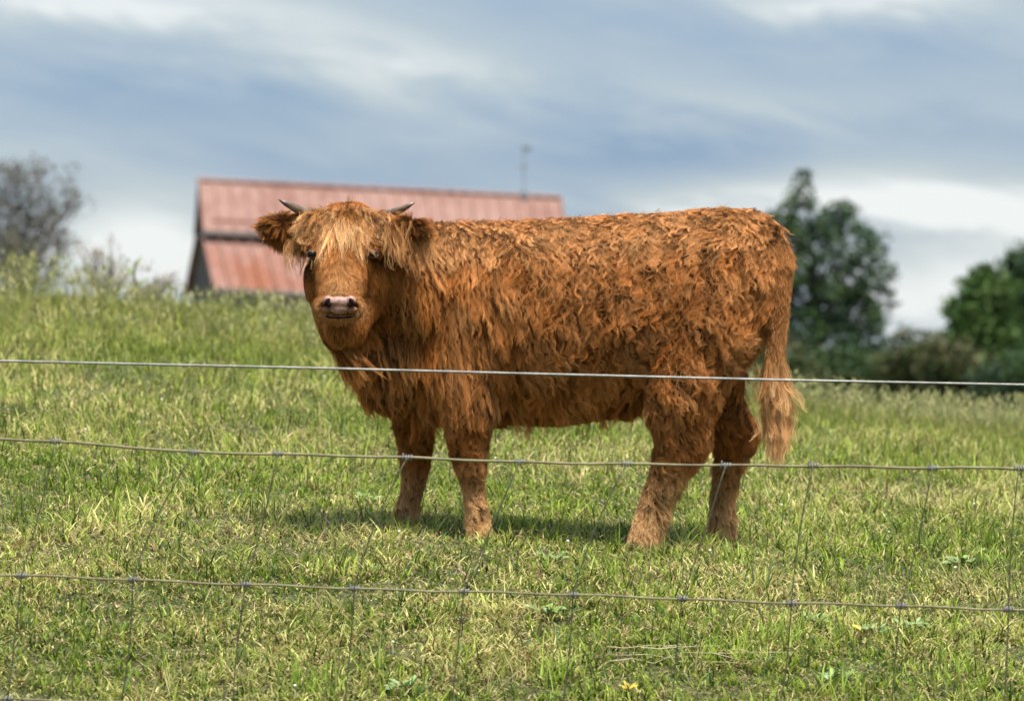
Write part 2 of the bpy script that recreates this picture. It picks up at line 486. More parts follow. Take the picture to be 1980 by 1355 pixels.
def build_tall_grass():
    """seeding stalks along the brow of the hill"""
    rng = np.random.RandomState(8)
    n = 3600
    y = rng.uniform(18.0, 26.0, n); x = rng.uniform(-1, 1, n) * (y * .137 + 1.2)
    nA = SinNoise(51, 1.2)
    q = np.stack([x, y, 0 * x], 1)
    keep = rng.rand(n) < np.clip(.30 + .5 * nA(q) + np.where(x < -2.0, .4, 0) + np.where(x > 1.2, .45, 0) + np.where((x > -1.7) & (x < -.8), .1, 0), .05, 1)
    x, y, q = x[keep], y[keep], q[keep]; n = len(x)
    z = gz(x, y)
    L = rng.uniform(.12, .25, n) * np.where(x < -2.3, 1.3, 1.0) * np.where((x > -2.3) & (x < -1.0), .6, 1.0) * np.where(x > 1, .85, 1.0)
    col = np.where((rng.rand(n) < .55)[:, None], np.array((.34, .33, .13)), np.array((.20, .24, .07))) * rng.uniform(.7, 1.2, (n, 1))
    me = blades_mesh("stalks", np.stack([x, y, z], 1), rng.uniform(0, 6.28, n), L, np.full(n, .0055), np.abs(rng.normal(0, .16, n)), rng.uniform(.1, .6, n), col, GRASS_MAT, 4)
    # seed heads: short tufts of pale spikelets along the upper stalk
    per = 7
    bx = np.repeat(x, per); by = np.repeat(y, per); bz = np.repeat(z + L * .82, per) + rng.uniform(-.05, .06, n * per)
    m2 = blades_mesh("heads", np.stack([bx + rng.normal(0, .012, n * per), by + rng.normal(0, .012, n * per), bz], 1), rng.uniform(0, 6.28, n * per),
                     rng.uniform(.02, .05, n * per), np.full(n * per, .009), rng.uniform(.1, 1.0, n * per), rng.uniform(0, .6, n * per),
                     np.repeat(np.where((rng.rand(n) < .5)[:, None], np.array((.36, .34, .16)), np.array((.25, .26, .10))), per, 0), GRASS_MAT, 3)
    for me_ in (me, m2):
        pass
    import bmesh
    bm = bmesh.new(); bm.from_mesh(me); bm.from_mesh(m2)
    out = bpy.data.meshes.new("tall_grass"); bm.to_mesh(out); bm.free(); out.materials.append(GRASS_MAT)
    o = bpy.data.objects.new("tall_grass", out); COL.objects.link(o)
    tag(o, "taller seeding grass stalks along the brow of the hill", "grass", kind="stuff")
build_tall_grass()
# ------------------------------------------------------------------ the calf
def hair_material(name, root, mid, tip, pale_root, pale_tip, rough=0.5):
    m, nt, b, out = new_mat(name)
    hi = N(nt, "ShaderNodeHairInfo")
    tint = N(nt, "ShaderNodeAttribute", attribute_name="tint")
    pale = N(nt, "ShaderNodeAttribute", attribute_name="pale")
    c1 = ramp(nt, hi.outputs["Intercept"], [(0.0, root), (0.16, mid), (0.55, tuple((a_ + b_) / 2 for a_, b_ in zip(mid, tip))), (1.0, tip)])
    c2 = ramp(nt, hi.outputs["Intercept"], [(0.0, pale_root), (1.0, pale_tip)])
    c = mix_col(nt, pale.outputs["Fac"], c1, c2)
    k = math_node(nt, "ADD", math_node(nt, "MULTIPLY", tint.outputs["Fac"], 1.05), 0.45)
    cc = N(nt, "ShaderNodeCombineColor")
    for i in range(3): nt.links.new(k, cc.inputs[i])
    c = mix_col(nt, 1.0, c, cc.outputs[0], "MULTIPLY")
    nt.links.new(c, b.inputs["Base Color"])
    b.inputs["Roughness"].default_value = rough
    b.inputs["Specular IOR Level"].default_value = 0.10
    b.inputs["Specular Tint"].default_value = (1.0, 0.78, 0.55, 1)
    return m

def make_hair(name, pos, radius, tint, pale, mat, par):
    """pos (n,K,3) strands, radius (n,K), tint (n), pale (n)"""
    n, K, _ = pos.shape
    hc = bpy.data.hair_curves.new(name)
    hc.add_curves([K] * n)
    off = np.array(par.location) if par is not None and par.parent is None else np.zeros(3)
    q = par
    tot = Vector((0, 0, 0))
    while q is not None: tot += q.location; q = q.parent
    pp = (pos - np.array(tot)).astype(np.float32)
    a = hc.attributes.get("position") or hc.attributes.new("position", "FLOAT_VECTOR", "POINT")
    a.data.foreach_set("vector", pp.ravel())
    r = hc.attributes.get("radius") or hc.attributes.new("radius", "FLOAT", "POINT")
    r.data.foreach_set("value", radius.astype(np.float32).ravel())
    for nm, val in (("tint", tint), ("pale", pale)):
        t = hc.attributes.new(nm, "FLOAT", "CURVE"); t.data.foreach_set("value", val.astype(np.float32))
    hc.materials.append(mat)
    o = bpy.data.objects.new(name, hc); COL.objects.link(o)
    if par is not None: o.parent = par
    return o

def grow(root, nrm, tan, L, lift, grav, curl_a, curl_f, S, spread, K, rng, r0, clump=0.7, frizz=0.004, phase=None, ncurl=0.6):
    """locks of hair. root,nrm,tan (n,3); L,lift,grav,curl_a,curl_f (n); S strands per lock"""
    n = len(root)
    s = np.linspace(0, 1, K)
    n1 = unit(nrm); t1 = unit(tan - (tan * n1).sum(1, keepdims=True) * n1)
    side = np.cross(n1, t1)
    g = np.array((0, 0, -1.0))
    P0 = root.copy(); path = [P0.copy()]; d = unit(n1 * (lift[:, None] * 1.6 + .35) + t1)
    for k in range(1, K):
        d = unit(d * 1.4 + t1 * (1.0) + g * grav[:, None] + n1 * lift[:, None] * 0.35)
        inward = np.minimum((d * n1).sum(1) - 0.04, 0)[:, None]
        d = unit(d - n1 * inward)
        P0 = P0 + d * (L / (K - 1))[:, None]; path.append(P0.copy())
    path = np.stack(path, 1)                                 # n,K,3
    ph = rng.uniform(0, 2 * PI, n)
    hand = np.where(rng.rand(n) < .5, -1, 1)
    if phase is not None: ph = phase; hand = np.ones(n)
    ang = 2 * PI * curl_f[:, None] * s[None] + ph[:, None]
    env = (s ** 0.8)[None] * curl_a[:, None]
    path = path + (env * (np.cos(ang) - np.cos(ph)[:, None]))[..., None] * side[:, None] \
                + (env * ncurl * hand[:, None] * np.sin(ang))[..., None] * n1[:, None]
    # strands of each lock
    ra = rng.uniform(0, 2 * PI, (n, S)); rr = spread[:, None] * np.sqrt(rng.rand(n, S))
    off = (np.cos(ra) * rr)[..., None] * side[:, None] + (np.sin(ra) * rr)[..., None] * t1[:, None]
    shrink = 1 - clump * np.minimum(1, s / .35) ** .8 * (1 + .25 * (s - .35) * (s > .35))
    nk = rng.normal(size=(n, S, 4, 3)) * frizz
    w = np.stack([np.sin(PI * s * 1.0), np.sin(PI * s * 2.1), s ** 2, s * (1 - s) * 3], 0)   # 4,K
    fz = np.einsum("nsjc,jk->nskc", nk, w)
    st = path[:, None] + off[:, :, None, :] * shrink[None, None, :, None] + fz
    # different strand lengths
    cut = rng.uniform(.78, 1.0, (n, S))
    base = st[:, :, :1]
    st = base + (st - base) * cut[:, :, None, None]
    rad = r0 * (1 - 0.75 * s ** 1.6)
    rad = np.broadcast_to(rad, (n, S, K)).copy() * rng.uniform(.7, 1.25, (n, S, 1))
    return st.reshape(n * S, K, 3), rad.reshape(n * S, K)

def build_calf():
    rng = np.random.RandomState(11)
    root_pt = P(1080, 1040, 12.0)
    calf = empty("highland_calf", root_pt)
    tag(calf, "shaggy ginger brown calf with short horns standing side on behind the wire fence", "calf")

    skin = simple_mat("hide", (0.085, 0.028, 0.009), 0.8, noise=0.3, scale=30)
    skin.node_tree.nodes['Principled BSDF'].inputs['Specular IOR Level'].default_value = 0.03
    m = MB()
    # trunk: x px, top px, bottom px, half width m
    tr = [(1500, 468, 560, .06), (1476, 448, 640, .13), (1440, 412, 690, .19), (1395, 403, 735, .225), (1300, 414, 752, .24),
          (1200, 418, 768, .255), (1080, 426, 776, .268), (980, 430, 775, .26), (900, 430, 782, .24), (830, 430, 795, .21),
          (775, 450, 790, .175), (738, 520, 776, .13), (712, 600, 758, .08)]
    st = []
    for x, t, b, hw in tr:
        c = P(x, (t + b) / 2, 12.0); h = (b - t) / 2 / FPX * 12.0
        st.append((c, (0, hw, 0), (0, 0, h)))
    m.loft(st, 32)
    m.loft([(P(x, (t + b) / 2, 12.03), (0, hw, 0), (0, 0, (b - t) / 2 / FPX * 12)) for x, t, b, hw in
            ((1310, 660, 776, .06), (1230, 640, 798, .13), (1080, 640, 820, .150), (960, 640, 816, .145), (850, 640, 812, .12), (790, 660, 780, .05))], 20)
    def cap(*pr, sy=1.0):
        for (a, ra), (b, rb) in zip(pr[:-1], pr[1:]):
            a = np.array(a); b = np.array(b); L = np.linalg.norm(b - a); k = max(2, int(L / .02))
            for i in range(k + 1):
                t = i / k; r = ra + (rb - ra) * t
                m.ellipsoid(a + (b - a) * t, (r, r * sy, r), nu=14, nv=8)
    # neck and throat
    cap((P(850, 575, 11.98), .19), (P(760, 545, 11.90), .165), (P(705, 500, 11.82), .115))
    cap((P(800, 660, 11.96), .17), (P(742, 650, 11.93), .110), (P(704, 615, 11.86), .072))
    cap((P(765, 730, 11.95), .12), (P(738, 725, 11.94), .075))
    # head
    m.ellipsoid(P(672, 462, 11.79), (.118, .12, .115))
    m.ellipsoid(P(664, 500, 11.73), (.106, .10, .10))
    cap((P(661, 520, 11.68), .085), (P(657, 570, 11.575), .062), (P(656, 588, 11.545), .054))
    m.ellipsoid(P(655, 594, 11.525), (.062, .045, .040))
    m.ellipsoid(P(699, 540, 11.76), (.082, .10, .110))
    m.ellipsoid(P(640, 540, 11.74), (.080, .10, .115))
    cap((P(684, 577, 11.75), .086), (P(668, 622, 11.66), .066), (P(656, 630, 11.59), .042))
    cap((P(640, 590, 11.72), .062), (P(652, 625, 11.68), .058), (P(716, 682, 11.85), .062))
    # brow bumps
    m.ellipsoid(P(612, 478, 11.68), (.030, .03, .022)); m.ellipsoid(P(716, 476, 11.68), (.030, .03, .022))
    # ears: flattened, drooping sideways
    def ear(a, b, r):
        a = np.array(a); b = np.array(b); d = unit((b - a)[None])[0]
        up = np.array((0, -.35, 1.0)); up = unit((up - d * (up @ d))[None])[0]; th = np.cross(d, up)
        R = np.stack([d, up, th], 1)
        for t, w in ((0.0, .5), (.25, .85), (.5, 1.0), (.75, .92), (1.0, .6)):
            m.ellipsoid(a + (b - a) * t, (r * 1.0, r * w, r * .38), R=R, nu=14, nv=8)
    ear(P(594, 458, 11.79), P(535, 441, 11.74), .057)
    ear(P(752, 462, 11.74), P(802, 446, 11.66), .056)
    # legs
    cap((P(880, 640, 11.88), .12), (P(902, 740, 11.85), .100), (P(905, 800, 11.84), .078), (P(905, 850, 11.84), .060),
        (P(908, 885, 11.84), .050), (P(916, 945, 11.85), .033), (P(923, 995, 11.85), .036), (P(926, 1022, 11.84), .036))
    cap((P(810, 650, 12.10), .12), (P(800, 760, 12.12), .085), (P(803, 840, 12.14), .056), (P(804, 885, 12.15), .046),
        (P(797, 945, 12.16), .034), (P(787, 985, 12.17), .036), (P(782, 1006, 12.17), .036))
    cap((P(1395, 520, 11.90), .125), (P(1362, 620, 11.87), .140), (P(1325, 720, 11.85), .120), (P(1314, 790, 11.84), .100),
        (P(1322, 845, 11.84), .083), (P(1298, 905, 11.84), .060), (P(1272, 965, 11.84), .050), (P(1256, 1010, 11.84), .048),
        (P(1247, 1036, 11.83), .046))
    cap((P(1405, 560, 12.10), .115), (P(1382, 680, 12.13), .095), (P(1388, 770, 12.15), .070), (P(1432, 838, 12.17), .056),
        (P(1408, 895, 12.16), .044), (P(1397, 965, 12.16), .038), (P(1397, 1012, 12.15), .040), (P(1397, 1036, 12.15), .038))
    cap((P(1400, 790, 12.14), .07), (P(1414, 850, 12.16), .058))
    # tail
    cap((P(1444, 428, 12.0), .042), (P(1490, 450, 11.97), .036), (P(1512, 500, 11.93), .030), (P(1506, 600, 11.91), .024),
        (P(1497, 700, 11.90), .017), (P(1503, 800, 11.90), .010))
    tmp = m.build("calf_raw", None)
    md = tmp.modifiers.new("r", "REMESH"); md.mode = "VOXEL"; md.voxel_size = 0.0105; md.use_smooth_shade = True
    sm = tmp.modifiers.new("s", "SMOOTH"); sm.factor = 0.6; sm.iterations = 9
    dg = bpy.context.evaluated_depsgraph_get()
    ev = tmp.evaluated_get(dg)
    me = bpy.data.meshes.new_from_object(ev)
    bpy.data.objects.remove(tmp)
    me.name = "body"
    nv = len(me.vertices)
    co = np.empty(nv * 3); me.vertices.foreach_get("co", co); co = co.reshape(-1, 3)
    nn = np.empty(nv * 3); me.vertices.foreach_get("normal", nn); nn = nn.reshape(-1, 3)
    me.calc_loop_triangles()
    tri = np.empty(len(me.loop_triangles) * 3, np.int32); me.loop_triangles.foreach_get("vertices", tri); tri = tri.reshape(-1, 3)
    me.vertices.foreach_set("co", (co - root_pt).ravel())
    me.materials.clear(); me.materials.append(skin)
    body = bpy.data.objects.new("body", me); COL.objects.link(body); body.parent = calf

    # ---- sample roots over the hide
    A = co[tri[:, 0]]; B = co[tri[:, 1]]; C = co[tri[:, 2]]
    area = 0.5 * np.linalg.norm(np.cross(B - A, C - A), axis=1)
    cen = (A + B + C) / 3
    fn = unit(nn[tri[:, 0]] + nn[tri[:, 1]] + nn[tri[:, 2]])

    def pxy(p): return 990 + FPX * p[:, 0] / p[:, 1], 677.5 - FPX * p[:, 2] / p[:, 1]
    def sample(w, total):
        pr = area * w; pr = pr / pr.sum()
        idx = rng.choice(len(tri), total, p=pr)
        u = rng.rand(total, 2); fl = u.sum(1) > 1; u[fl] = 1 - u[fl]
        p = A[idx] + (B[idx] - A[idx]) * u[:, :1] + (C[idx] - A[idx]) * u[:, 1:]
        w0 = 1 - u.sum(1)
        n = nn[tri[idx, 0]] * w0[:, None] + nn[tri[idx, 1]] * u[:, :1] + nn[tri[idx, 2]] * u[:, 1:]
        return p, unit(n)
    X, Y = pxy(cen); D = cen[:, 1]
    head = ((X < 775) & (Y < 655) & (D < 11.90) & (X + 0.45 * (Y - 540) < 775))
    earL = (X < 588) & (Y < 500) & (D < 11.9)
    earR = (X > 758) & (Y > 395) & (Y < 500) & (D < 11.77) & (X < 860)
    ears = earL | earR
    head = head & ~ears
    tail = (Y > 470) & (D > 11.86) & (D < 11.985) & (np.abs(X - np.interp(Y, [470, 500, 600, 700, 790, 900], [1506, 1512, 1506, 1497, 1500, 1500])) < 24)
    legs = (Y > 800) & ~tail
    torso = ~(head | ears | tail | legs)
    farw = np.where(fn[:, 1] > 0.35, 0.3, 1.0)

    coat = hair_material("coat_hair", (0.014, 0.0030, 0.0007), (0.130, 0.035, 0.005), (0.46, 0.166, 0.038),
                         (0.32, 0.140, 0.045), (0.82, 0.52, 0.25))
    nz1 = SinNoise(1, .16); nz2 = SinNoise(2, .07); nz3 = SinNoise(3, .30); nz4 = SinNoise(4, .10); nz5 = SinNoise(5, .028)
    down = np.array((0.0, 0, -1.0)); back = np.array((1.0, 0, 0))

    def flow(p, n, x, y):
        # side coat hangs down and a little back; over the spine it parts to both sides
        sidev = np.stack([0 * x, np.where(n[:, 1] < 0.05, -1.0, 1.0), 0 * x], 1)
        t = down[None] * 1.0 + back[None] * 0.25 + sidev * np.clip(n[:, 2], 0, 1)[:, None] * 1.1
        return t
    def rot(t, n, a):
        t = unit(t - (t * n).sum(1, keepdims=True) * n)
        return t * np.cos(a)[:, None] + np.cross(n, t) * np.sin(a)[:, None]

    # ---- torso coat
    p, n = sample(torso * farw, 18500)
    x, y = pxy(p)
    curly = np.clip((x - 930) / 170, 0, 1) * np.clip((740 - y) / 60 + .6, .5, 1)
    a = curly * (nz1(p) * .95 + nz3(p) * .30 + nz2(p) * .40) + (1 - curly) * (nz1(p) * .28 + nz2(p) * .15)
    t = rot(flow(p, n, x, y), n, a)
    hang = np.clip((y - 560) / 180, 0, 1)
    L = 0.100 + 0.020 * hang + 0.012 * nz3(p) + rng.normal(0, .006, len(p))
    L *= np.where(x < 960, 1.15, 1.0)
    L *= np.where(y < 470, .75, 1.0) * (1 - .18 * curly)
    L *= np.where((y > 775), .35, 1.0) * np.where((x < 800) & (y > 680), .42, 1.0)
    L = np.clip(L, .02, .16)
    lift = np.clip(0.20 + .20 * nz4(p) + .16 * curly * nz5(p), .02, .9)
    grav = 0.25 + .5 * (1 - curly)
    ca = (0.0052 + .0045 * curly) * rng.uniform(.5, 1.5, len(p)); cf = L / (.050 - .006 * curly) * rng.uniform(.85, 1.15, len(p))
    phs = 4.5 * nz2(p) + 2.5 * nz4(p) + rng.normal(0, .55, len(p))
    L *= 1 - .45 * np.clip((y - 690) / 100, 0, 1) * (((x > 835) & (x < 975)) | (x > 1235))
    u0 = len(p) * 11 // 16                                    # the denser, darker undercoat; the rest are long guard locks
    L[:u0] *= .62; lift[:u0] *= .6; ca[u0:] *= 1.25; lift[u0:] = lift[u0:] * .7 + .16; L[u0:] *= 1.22; cf[u0:] *= 1.2
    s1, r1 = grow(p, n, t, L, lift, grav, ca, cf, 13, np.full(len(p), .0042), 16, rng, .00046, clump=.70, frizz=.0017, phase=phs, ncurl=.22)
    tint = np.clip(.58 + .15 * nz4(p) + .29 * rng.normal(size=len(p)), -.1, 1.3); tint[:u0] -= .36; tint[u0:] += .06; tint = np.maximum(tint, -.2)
    pale = np.clip(.12 + .10 * nz1(p) + np.where(y < 480, .18, 0) + .12 * (rng.rand(len(p)) < .12), 0, 1)
    P1 = [(s1, r1, np.repeat(tint, 13), np.repeat(pale, 13))]
    # loose stray hair
    p, n = sample(torso * farw, 4500)
    x, y = pxy(p)
    t = rot(flow(p, n, x, y), n, rng.normal(0, .7, len(p)))
    s2, r2 = grow(p, n, t, rng.uniform(.03, .075, len(p)), rng.uniform(.3, 1.0, len(p)), np.full(len(p), .3),
                  rng.uniform(.003, .009, len(p)), rng.uniform(.6, 1.6, len(p)), 2, np.full(len(p), .006), 11, rng, .00042, clump=.2, frizz=.004)
    P1.append((s2, r2, np.repeat(rng.uniform(.3, .9, len(p)), 2), np.repeat(rng.uniform(0, .4, len(p)), 2)))
    # ---- legs
    p, n = sample(legs * np.where(fn[:, 1] > .35, .45, 1.0), 7600)
    x, y = pxy(p)
    fur_leg = np.clip((y - 800) / 240, 0, 1)
    belly = (x > 965) & (x < 1240) & (y < 835)
    hind = x > 1150
    t = rot(down[None] + back[None] * np.where(hind, .35, .1)[:, None] + 0 * p, n, nz2(p) * np.where(hind, 1.2, .8) * (1 - .5 * fur_leg))
    L = np.where(fur_leg < .4, .046, .030) + rng.normal(0, .004, len(p)); L = np.where(hind, L * 1.1, L); L = np.where(belly, .022, L)
    L = np.where(y > 975, L * 1.35, L)
    s3, r3 = grow(p, n, t, np.clip(L, .012, .08), np.clip(.30 + .15 * nz5(p), .05, .8), np.full(len(p), .35),
                  rng.uniform(.002, .0055, len(p)), rng.uniform(.8, 1.7, len(p)), 9, np.full(len(p), .0055), 9, rng, .00050, clump=.65, frizz=.0022)
    tint = np.clip(.52 + .2 * nz4(p) + .15 * rng.normal(size=len(p)), 0, 1)
    pale = np.clip(.12 + 1.0 * np.clip((y - 880) / 110, 0, 1) + .1 * nz1(p), 0, 1)
    P1.append((s3[:, :9], r3, np.repeat(tint, 9), np.repeat(pale, 9)))

    # ---- head: short face hair
    p, n = sample(head * np.where(fn[:, 1] > .5, .2, 1.0), 13000)
    x, y = pxy(p)
    muz = ((x - 656) / 44.0) ** 2 + ((y - 592) / 24.0) ** 2
    eyeL = ((x - 602) / 12.0) ** 2 + ((y - 489) / 12.0) ** 2; eyeR = ((x - 722) / 13.0) ** 2 + ((y - 489) / 13.0) ** 2
    front = n[:, 1] < .2
    keep = ~((((x - 656) / 34.0) ** 2 + ((y - 590) / 18.0) ** 2 < 1) & front) & ~((eyeL < 1) & front) & ~((eyeR < 1) & front)
    p, n, x, y = p[keep], n[keep], x[keep], y[keep]
    t = down[None] + back[None] * np.clip((x - 658) / 60, -1, 1)[:, None] * .75 + 0 * p
    t = rot(t, n, nz2(p) * .35)
    near_muz = np.clip((muz[keep] - .8) / 3, 0, 1)
    L = .014 + .020 * near_muz + .020 * np.clip((y - 600) / 60, 0, 1) + .012 * (np.abs(x - 658) > 70)
    s4, r4 = grow(p, n, t, L, np.full(len(p), .22), np.full(len(p), .3), np.full(len(p), .0012), rng.uniform(.5, 1, len(p)),
                  8, np.full(len(p), .005), 7, rng, .00042, clump=.45, frizz=.0012)
    tint = np.clip(.50 + .2 * nz4(p) + .24 * rng.normal(size=len(p)), 0, 1)
    pale = np.clip(.05 + .35 * np.exp(-((x - 658) / 32) ** 2 - ((y - 560) / 55) ** 2) + .5 * np.exp(-((muz[keep] - 1) / .5) ** 2), 0, 1)
    dark = 1.3 * np.exp(-((x - 600) / 20) ** 2 - ((y - 505) / 34) ** 2) + .9 * np.exp(-((x - 748) / 13) ** 2 - ((y - 485) / 34) ** 2) + .5 * np.exp(-((x - 650) / 30) ** 2 - ((y - 640) / 16) ** 2)  # shade put into hair tint: left eye with wet hair, right ear root, chin
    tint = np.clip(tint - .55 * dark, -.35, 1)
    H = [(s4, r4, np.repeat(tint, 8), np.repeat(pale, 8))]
    # pale whiskery hair over the lips, chin hair, brows that shade the eyes
    nM = 900
    u_ = rng.uniform(0, 2 * PI, nM); rr_ = rng.uniform(.95, 1.55, nM) ** 1.0
    mx_ = 656 + 38 * (1 + (rr_ - 1) * .45) * np.cos(u_); my_ = 592 + 21 * rr_ * np.sin(u_)
    p = np.stack([P(a_, b_, 11.497 + .05 * (c_ - 1) + .012 * abs(math.cos(e_))) for a_, b_, c_, e_ in zip(mx_, my_, rr_, u_)])
    n = unit(np.stack([np.cos(u_) * .6, -1 + 0 * u_, .1 - np.sin(u_) * .4], 1)); t = np.stack([np.cos(u_) * .8, .3 + 0 * u_, -.55 - .5 * np.sin(u_)], 1)
    sA, rA = grow(p, n, t, rng.uniform(.008, .018, nM), np.full(nM, .2), np.full(nM, .3), np.full(nM, .0008), np.full(nM, .6), 7, np.full(nM, .005), 7, rng, .00040, clump=.4, frizz=.001)
    H.append((sA, rA, np.repeat(np.clip(.55 + .15 * rng.normal(size=nM), 0, 1), 7), np.repeat(np.where(my_ > 570, .65, .35) * np.clip(1.6 - rr_, 0, .65) * 1.5 * rng.uniform(.6, 1.2, nM), 7)))
    nBw = 14
    bx_ = np.where(rng.rand(nBw) < .5, 602, 722) + rng.uniform(-22, 22, nBw)
    p = np.stack([P(a_, 476 + rng.uniform(-5, 4), 11.632) for a_ in bx_]); n = unit(np.array((0, -1, .2))[None] + 0 * p)
    t = down[None] + back[None] * rng.uniform(-.5, .5, nBw)[:, None] + 0 * p
    sB, rB = grow(p, n, t, rng.uniform(.014, .034, nBw), rng.uniform(.2, .5, nBw), np.full(nBw, .4), np.full(nBw, .002), np.full(nBw, .8), 6, np.full(nBw, .003), 7, rng, .00042, clump=.7, frizz=.002)
    H.append((sB, rB, np.repeat(rng.uniform(.1, .8, nBw), 6), np.repeat(rng.uniform(0, .5, nBw), 6)))
    # ears: long hair, dark red inside, pale rim
    p, n = sample(ears * 1.0, 2000)
    x, y = pxy(p)
    sgn = np.where(x < 660, -1.0, 1.0)
    ec = np.stack([np.where(x < 660, 545.0, 796.0), np.where(x < 660, 442.0, 446.0)], 1)
    t = back[None] * ((x - ec[:, 0]) / 30)[:, None] + down[None] * ((y - ec[:, 1]) / 30 + .45)[:, None] + 0 * p
    t = rot(t, n, nz2(p) * .4)
    L = rng.uniform(.026, .052, len(p))
    s5, r5 = grow(p, n, t, L, np.full(len(p), .45), np.full(len(p), .25), np.full(len(p), .003), rng.uniform(.5, 1.2, len(p)),
                  9, np.full(len(p), .005), 9, rng, .00048, clump=.6, frizz=.002)
    ins = np.exp(-((x - np.where(x < 660, 532, 797)) / 22) ** 2 - ((y - np.where(x < 660, 446, 440)) / 19) ** 2) * (n[:, 1] < .2)
    H.append((s5, r5, np.repeat(np.clip(.62 - .70 * ins + .25 * rng.normal(size=len(p)), -.35, 1.1), 9), np.repeat(np.clip(.18 - .2 * ins, 0, 1), 9)))
    # long fringes hanging from the ears' roots and rims
    nE = 130
    ex = np.where(rng.rand(nE) < .22, rng.uniform(555, 592, nE), rng.uniform(745, 828, nE))
    ey = np.where(ex < 600, rng.uniform(445, 485, nE), rng.uniform(425, 475, nE))
    ed = np.where(ex < 600, 11.72, 11.66) + rng.uniform(-.02, .02, nE)
    p = np.stack([P(a_, b_, c_) for a_, b_, c_ in zip(ex, ey, ed)])
    n = unit(np.array((0, -1, .1))[None] + 0 * p); sg = np.where(ex < 600, .2, .35)
    t = down[None] + back[None] * (sg * rng.uniform(-.6, 1.6, nE))[:, None] + 0 * p
    s6, r6 = grow(p, n, t, rng.uniform(.05, .12, nE), rng.uniform(.1, .5, nE), np.full(nE, .5), rng.uniform(.004, .010, nE), rng.uniform(.6, 1.4, nE),
                  7, np.full(nE, .004), 11, rng, .0005, clump=.7, frizz=.003)
    H.append((s6, r6, np.repeat(rng.uniform(.5, .9, nE), 7), np.repeat(rng.uniform(.15, .75, nE), 7)))

    rng = np.random.RandomState(29)
    # ---- forelock, rooted across the poll between the horns
    nF = 560
    fx = rng.normal(668, 40, nF).clip(590, 752); fr = rng.rand(nF)
    fy = 398 + 62 * fr ** 1.4 + np.abs(fx - 668) * .12
    rootp = np.stack([P(a_, b_, 11.735 - .075 * c_) for a_, b_, c_ in zip(fx, fy, fr)])
    p = rootp
    n = unit(np.stack([(fx - 668) / 130, -0.75 + 0 * fx, .62 - .5 * fr], 1))
    t = unit(np.stack([(fx - 655) / 150 + .26 * rng.normal(size=nF), -.15 + 0 * fx, -1 + 0 * fx], 1))
    L = rng.uniform(.07, .215, nF) * (1 - .25 * fr)
    mid = np.exp(-((fx - 655) / 30) ** 2); L *= 1 + .15 * mid
    eyeband = ((fx > 688) & (fx < 756)) | (fx < 630)
    L = np.where(eyeband, np.minimum(L, np.maximum(480 - fy, 8) / 604 * rng.uniform(.6, .92, nF)), L)
    s7, r7 = grow(p, n, t, L, rng.uniform(.12, .60, nF), np.full(nF, .8), rng.uniform(.005, .017, nF), rng.uniform(.5, 1.2, nF),
                  11, np.full(nF, .0045), 15, rng, .00050, clump=.88, frizz=.0030)
    F = [(s7, r7, np.repeat(np.clip(.62 + .30 * rng.normal(size=nF), -.1, 1.2), 11), np.repeat(np.clip(.60 + .32 * rng.normal(size=nF), 0, 1), 11))]
    # crown of the head: short tuft over the poll
    nC = 420
    fx = rng.uniform(590, 755, nC); p = np.stack([P(a_, 400 + rng.uniform(0, 26) + abs(a_ - 672) * .14, 11.77 + rng.uniform(-.05, .06)) for a_ in fx])
    n = unit(np.stack([(fx - 672) / 160, -.2 + .3 * rng.normal(size=nC), 1 + 0 * fx], 1))
    t = unit(np.stack([(fx - 660) / 130 + .35 * rng.normal(size=nC), -.9 + .3 * rng.normal(size=nC), 0 * fx - .1], 1))
    s8, r8 = grow(p, n, t, rng.uniform(.05, .10, nC), rng.uniform(.3, .9, nC), np.full(nC, .7), rng.uniform(.003, .007, nC), rng.uniform(.6, 1.3, nC),
                  10, np.full(nC, .006), 13, rng, .0005, clump=.6, frizz=.003)
    F.append((s8, r8, np.repeat(np.clip(.6 + .15 * rng.normal(size=nC), .1, 1), 10), np.repeat(np.clip(.5 + .25 * rng.normal(size=nC), 0, 1), 10)))

    # ---- tail: short hair above, long switch below
    p, n = sample(tail * 1.0, 1700)
    x, y = pxy(p); low = np.clip((y - 600) / 180, 0, 1)
    t = down[None] + 0 * p
    t = rot(t, n, nz2(p) * .25)
    L = .055 + .12 * low * rng.uniform(.6, 1.1, len(p))
    L = np.where(y > 700, L * .9, L)
    s9, r9 = grow(p, n, t, L, np.clip(.20 + .1 * rng.normal(size=len(p)), .03, .5), np.full(len(p), .9), .003 + .010 * low, rng.uniform(.8, 1.8, len(p)),
                  12, np.full(len(p), .005), 13, rng, .00055, clump=.75, frizz=.004)
    T = [(s9, r9, np.repeat(np.clip(.62 + .2 * rng.normal(size=len(p)), .1, 1.1), 12), np.repeat(np.clip(.25 + .45 * low * rng.uniform(.5, 1.4, len(p)), 0, 1), 12))]
    nS = 520                                                  # the end of the switch
    v = rng.rand(nS); ty = 680 + 135 * v
    p = np.stack([P(1496 + (a_ - 700) * .05 + rng.normal(0, 9), a_, 11.90 + rng.normal(0, .012)) for a_ in ty])
    n = unit(rng.normal(size=(nS, 3)) * np.array((1, .8, .1))); t = np.stack([.20 + .18 * rng.normal(size=nS), .12 * rng.normal(size=nS), -1 + 0 * v], 1)
    s10, r10 = grow(p, n, t, rng.uniform(.09, .17, nS), rng.uniform(.02, .22, nS), np.full(nS, .9), rng.uniform(.004, .012, nS), rng.uniform(.8, 1.8, nS),
                    12, np.full(nS, .005), 13, rng, .0005, clump=.7, frizz=.004)
    T.append((s10, r10, np.repeat(np.clip(.75 + .2 * rng.normal(size=nS), .2, 1.1), 12), np.repeat(np.clip(.75 + .3 * rng.normal(size=nS), 0, 1), 12)))

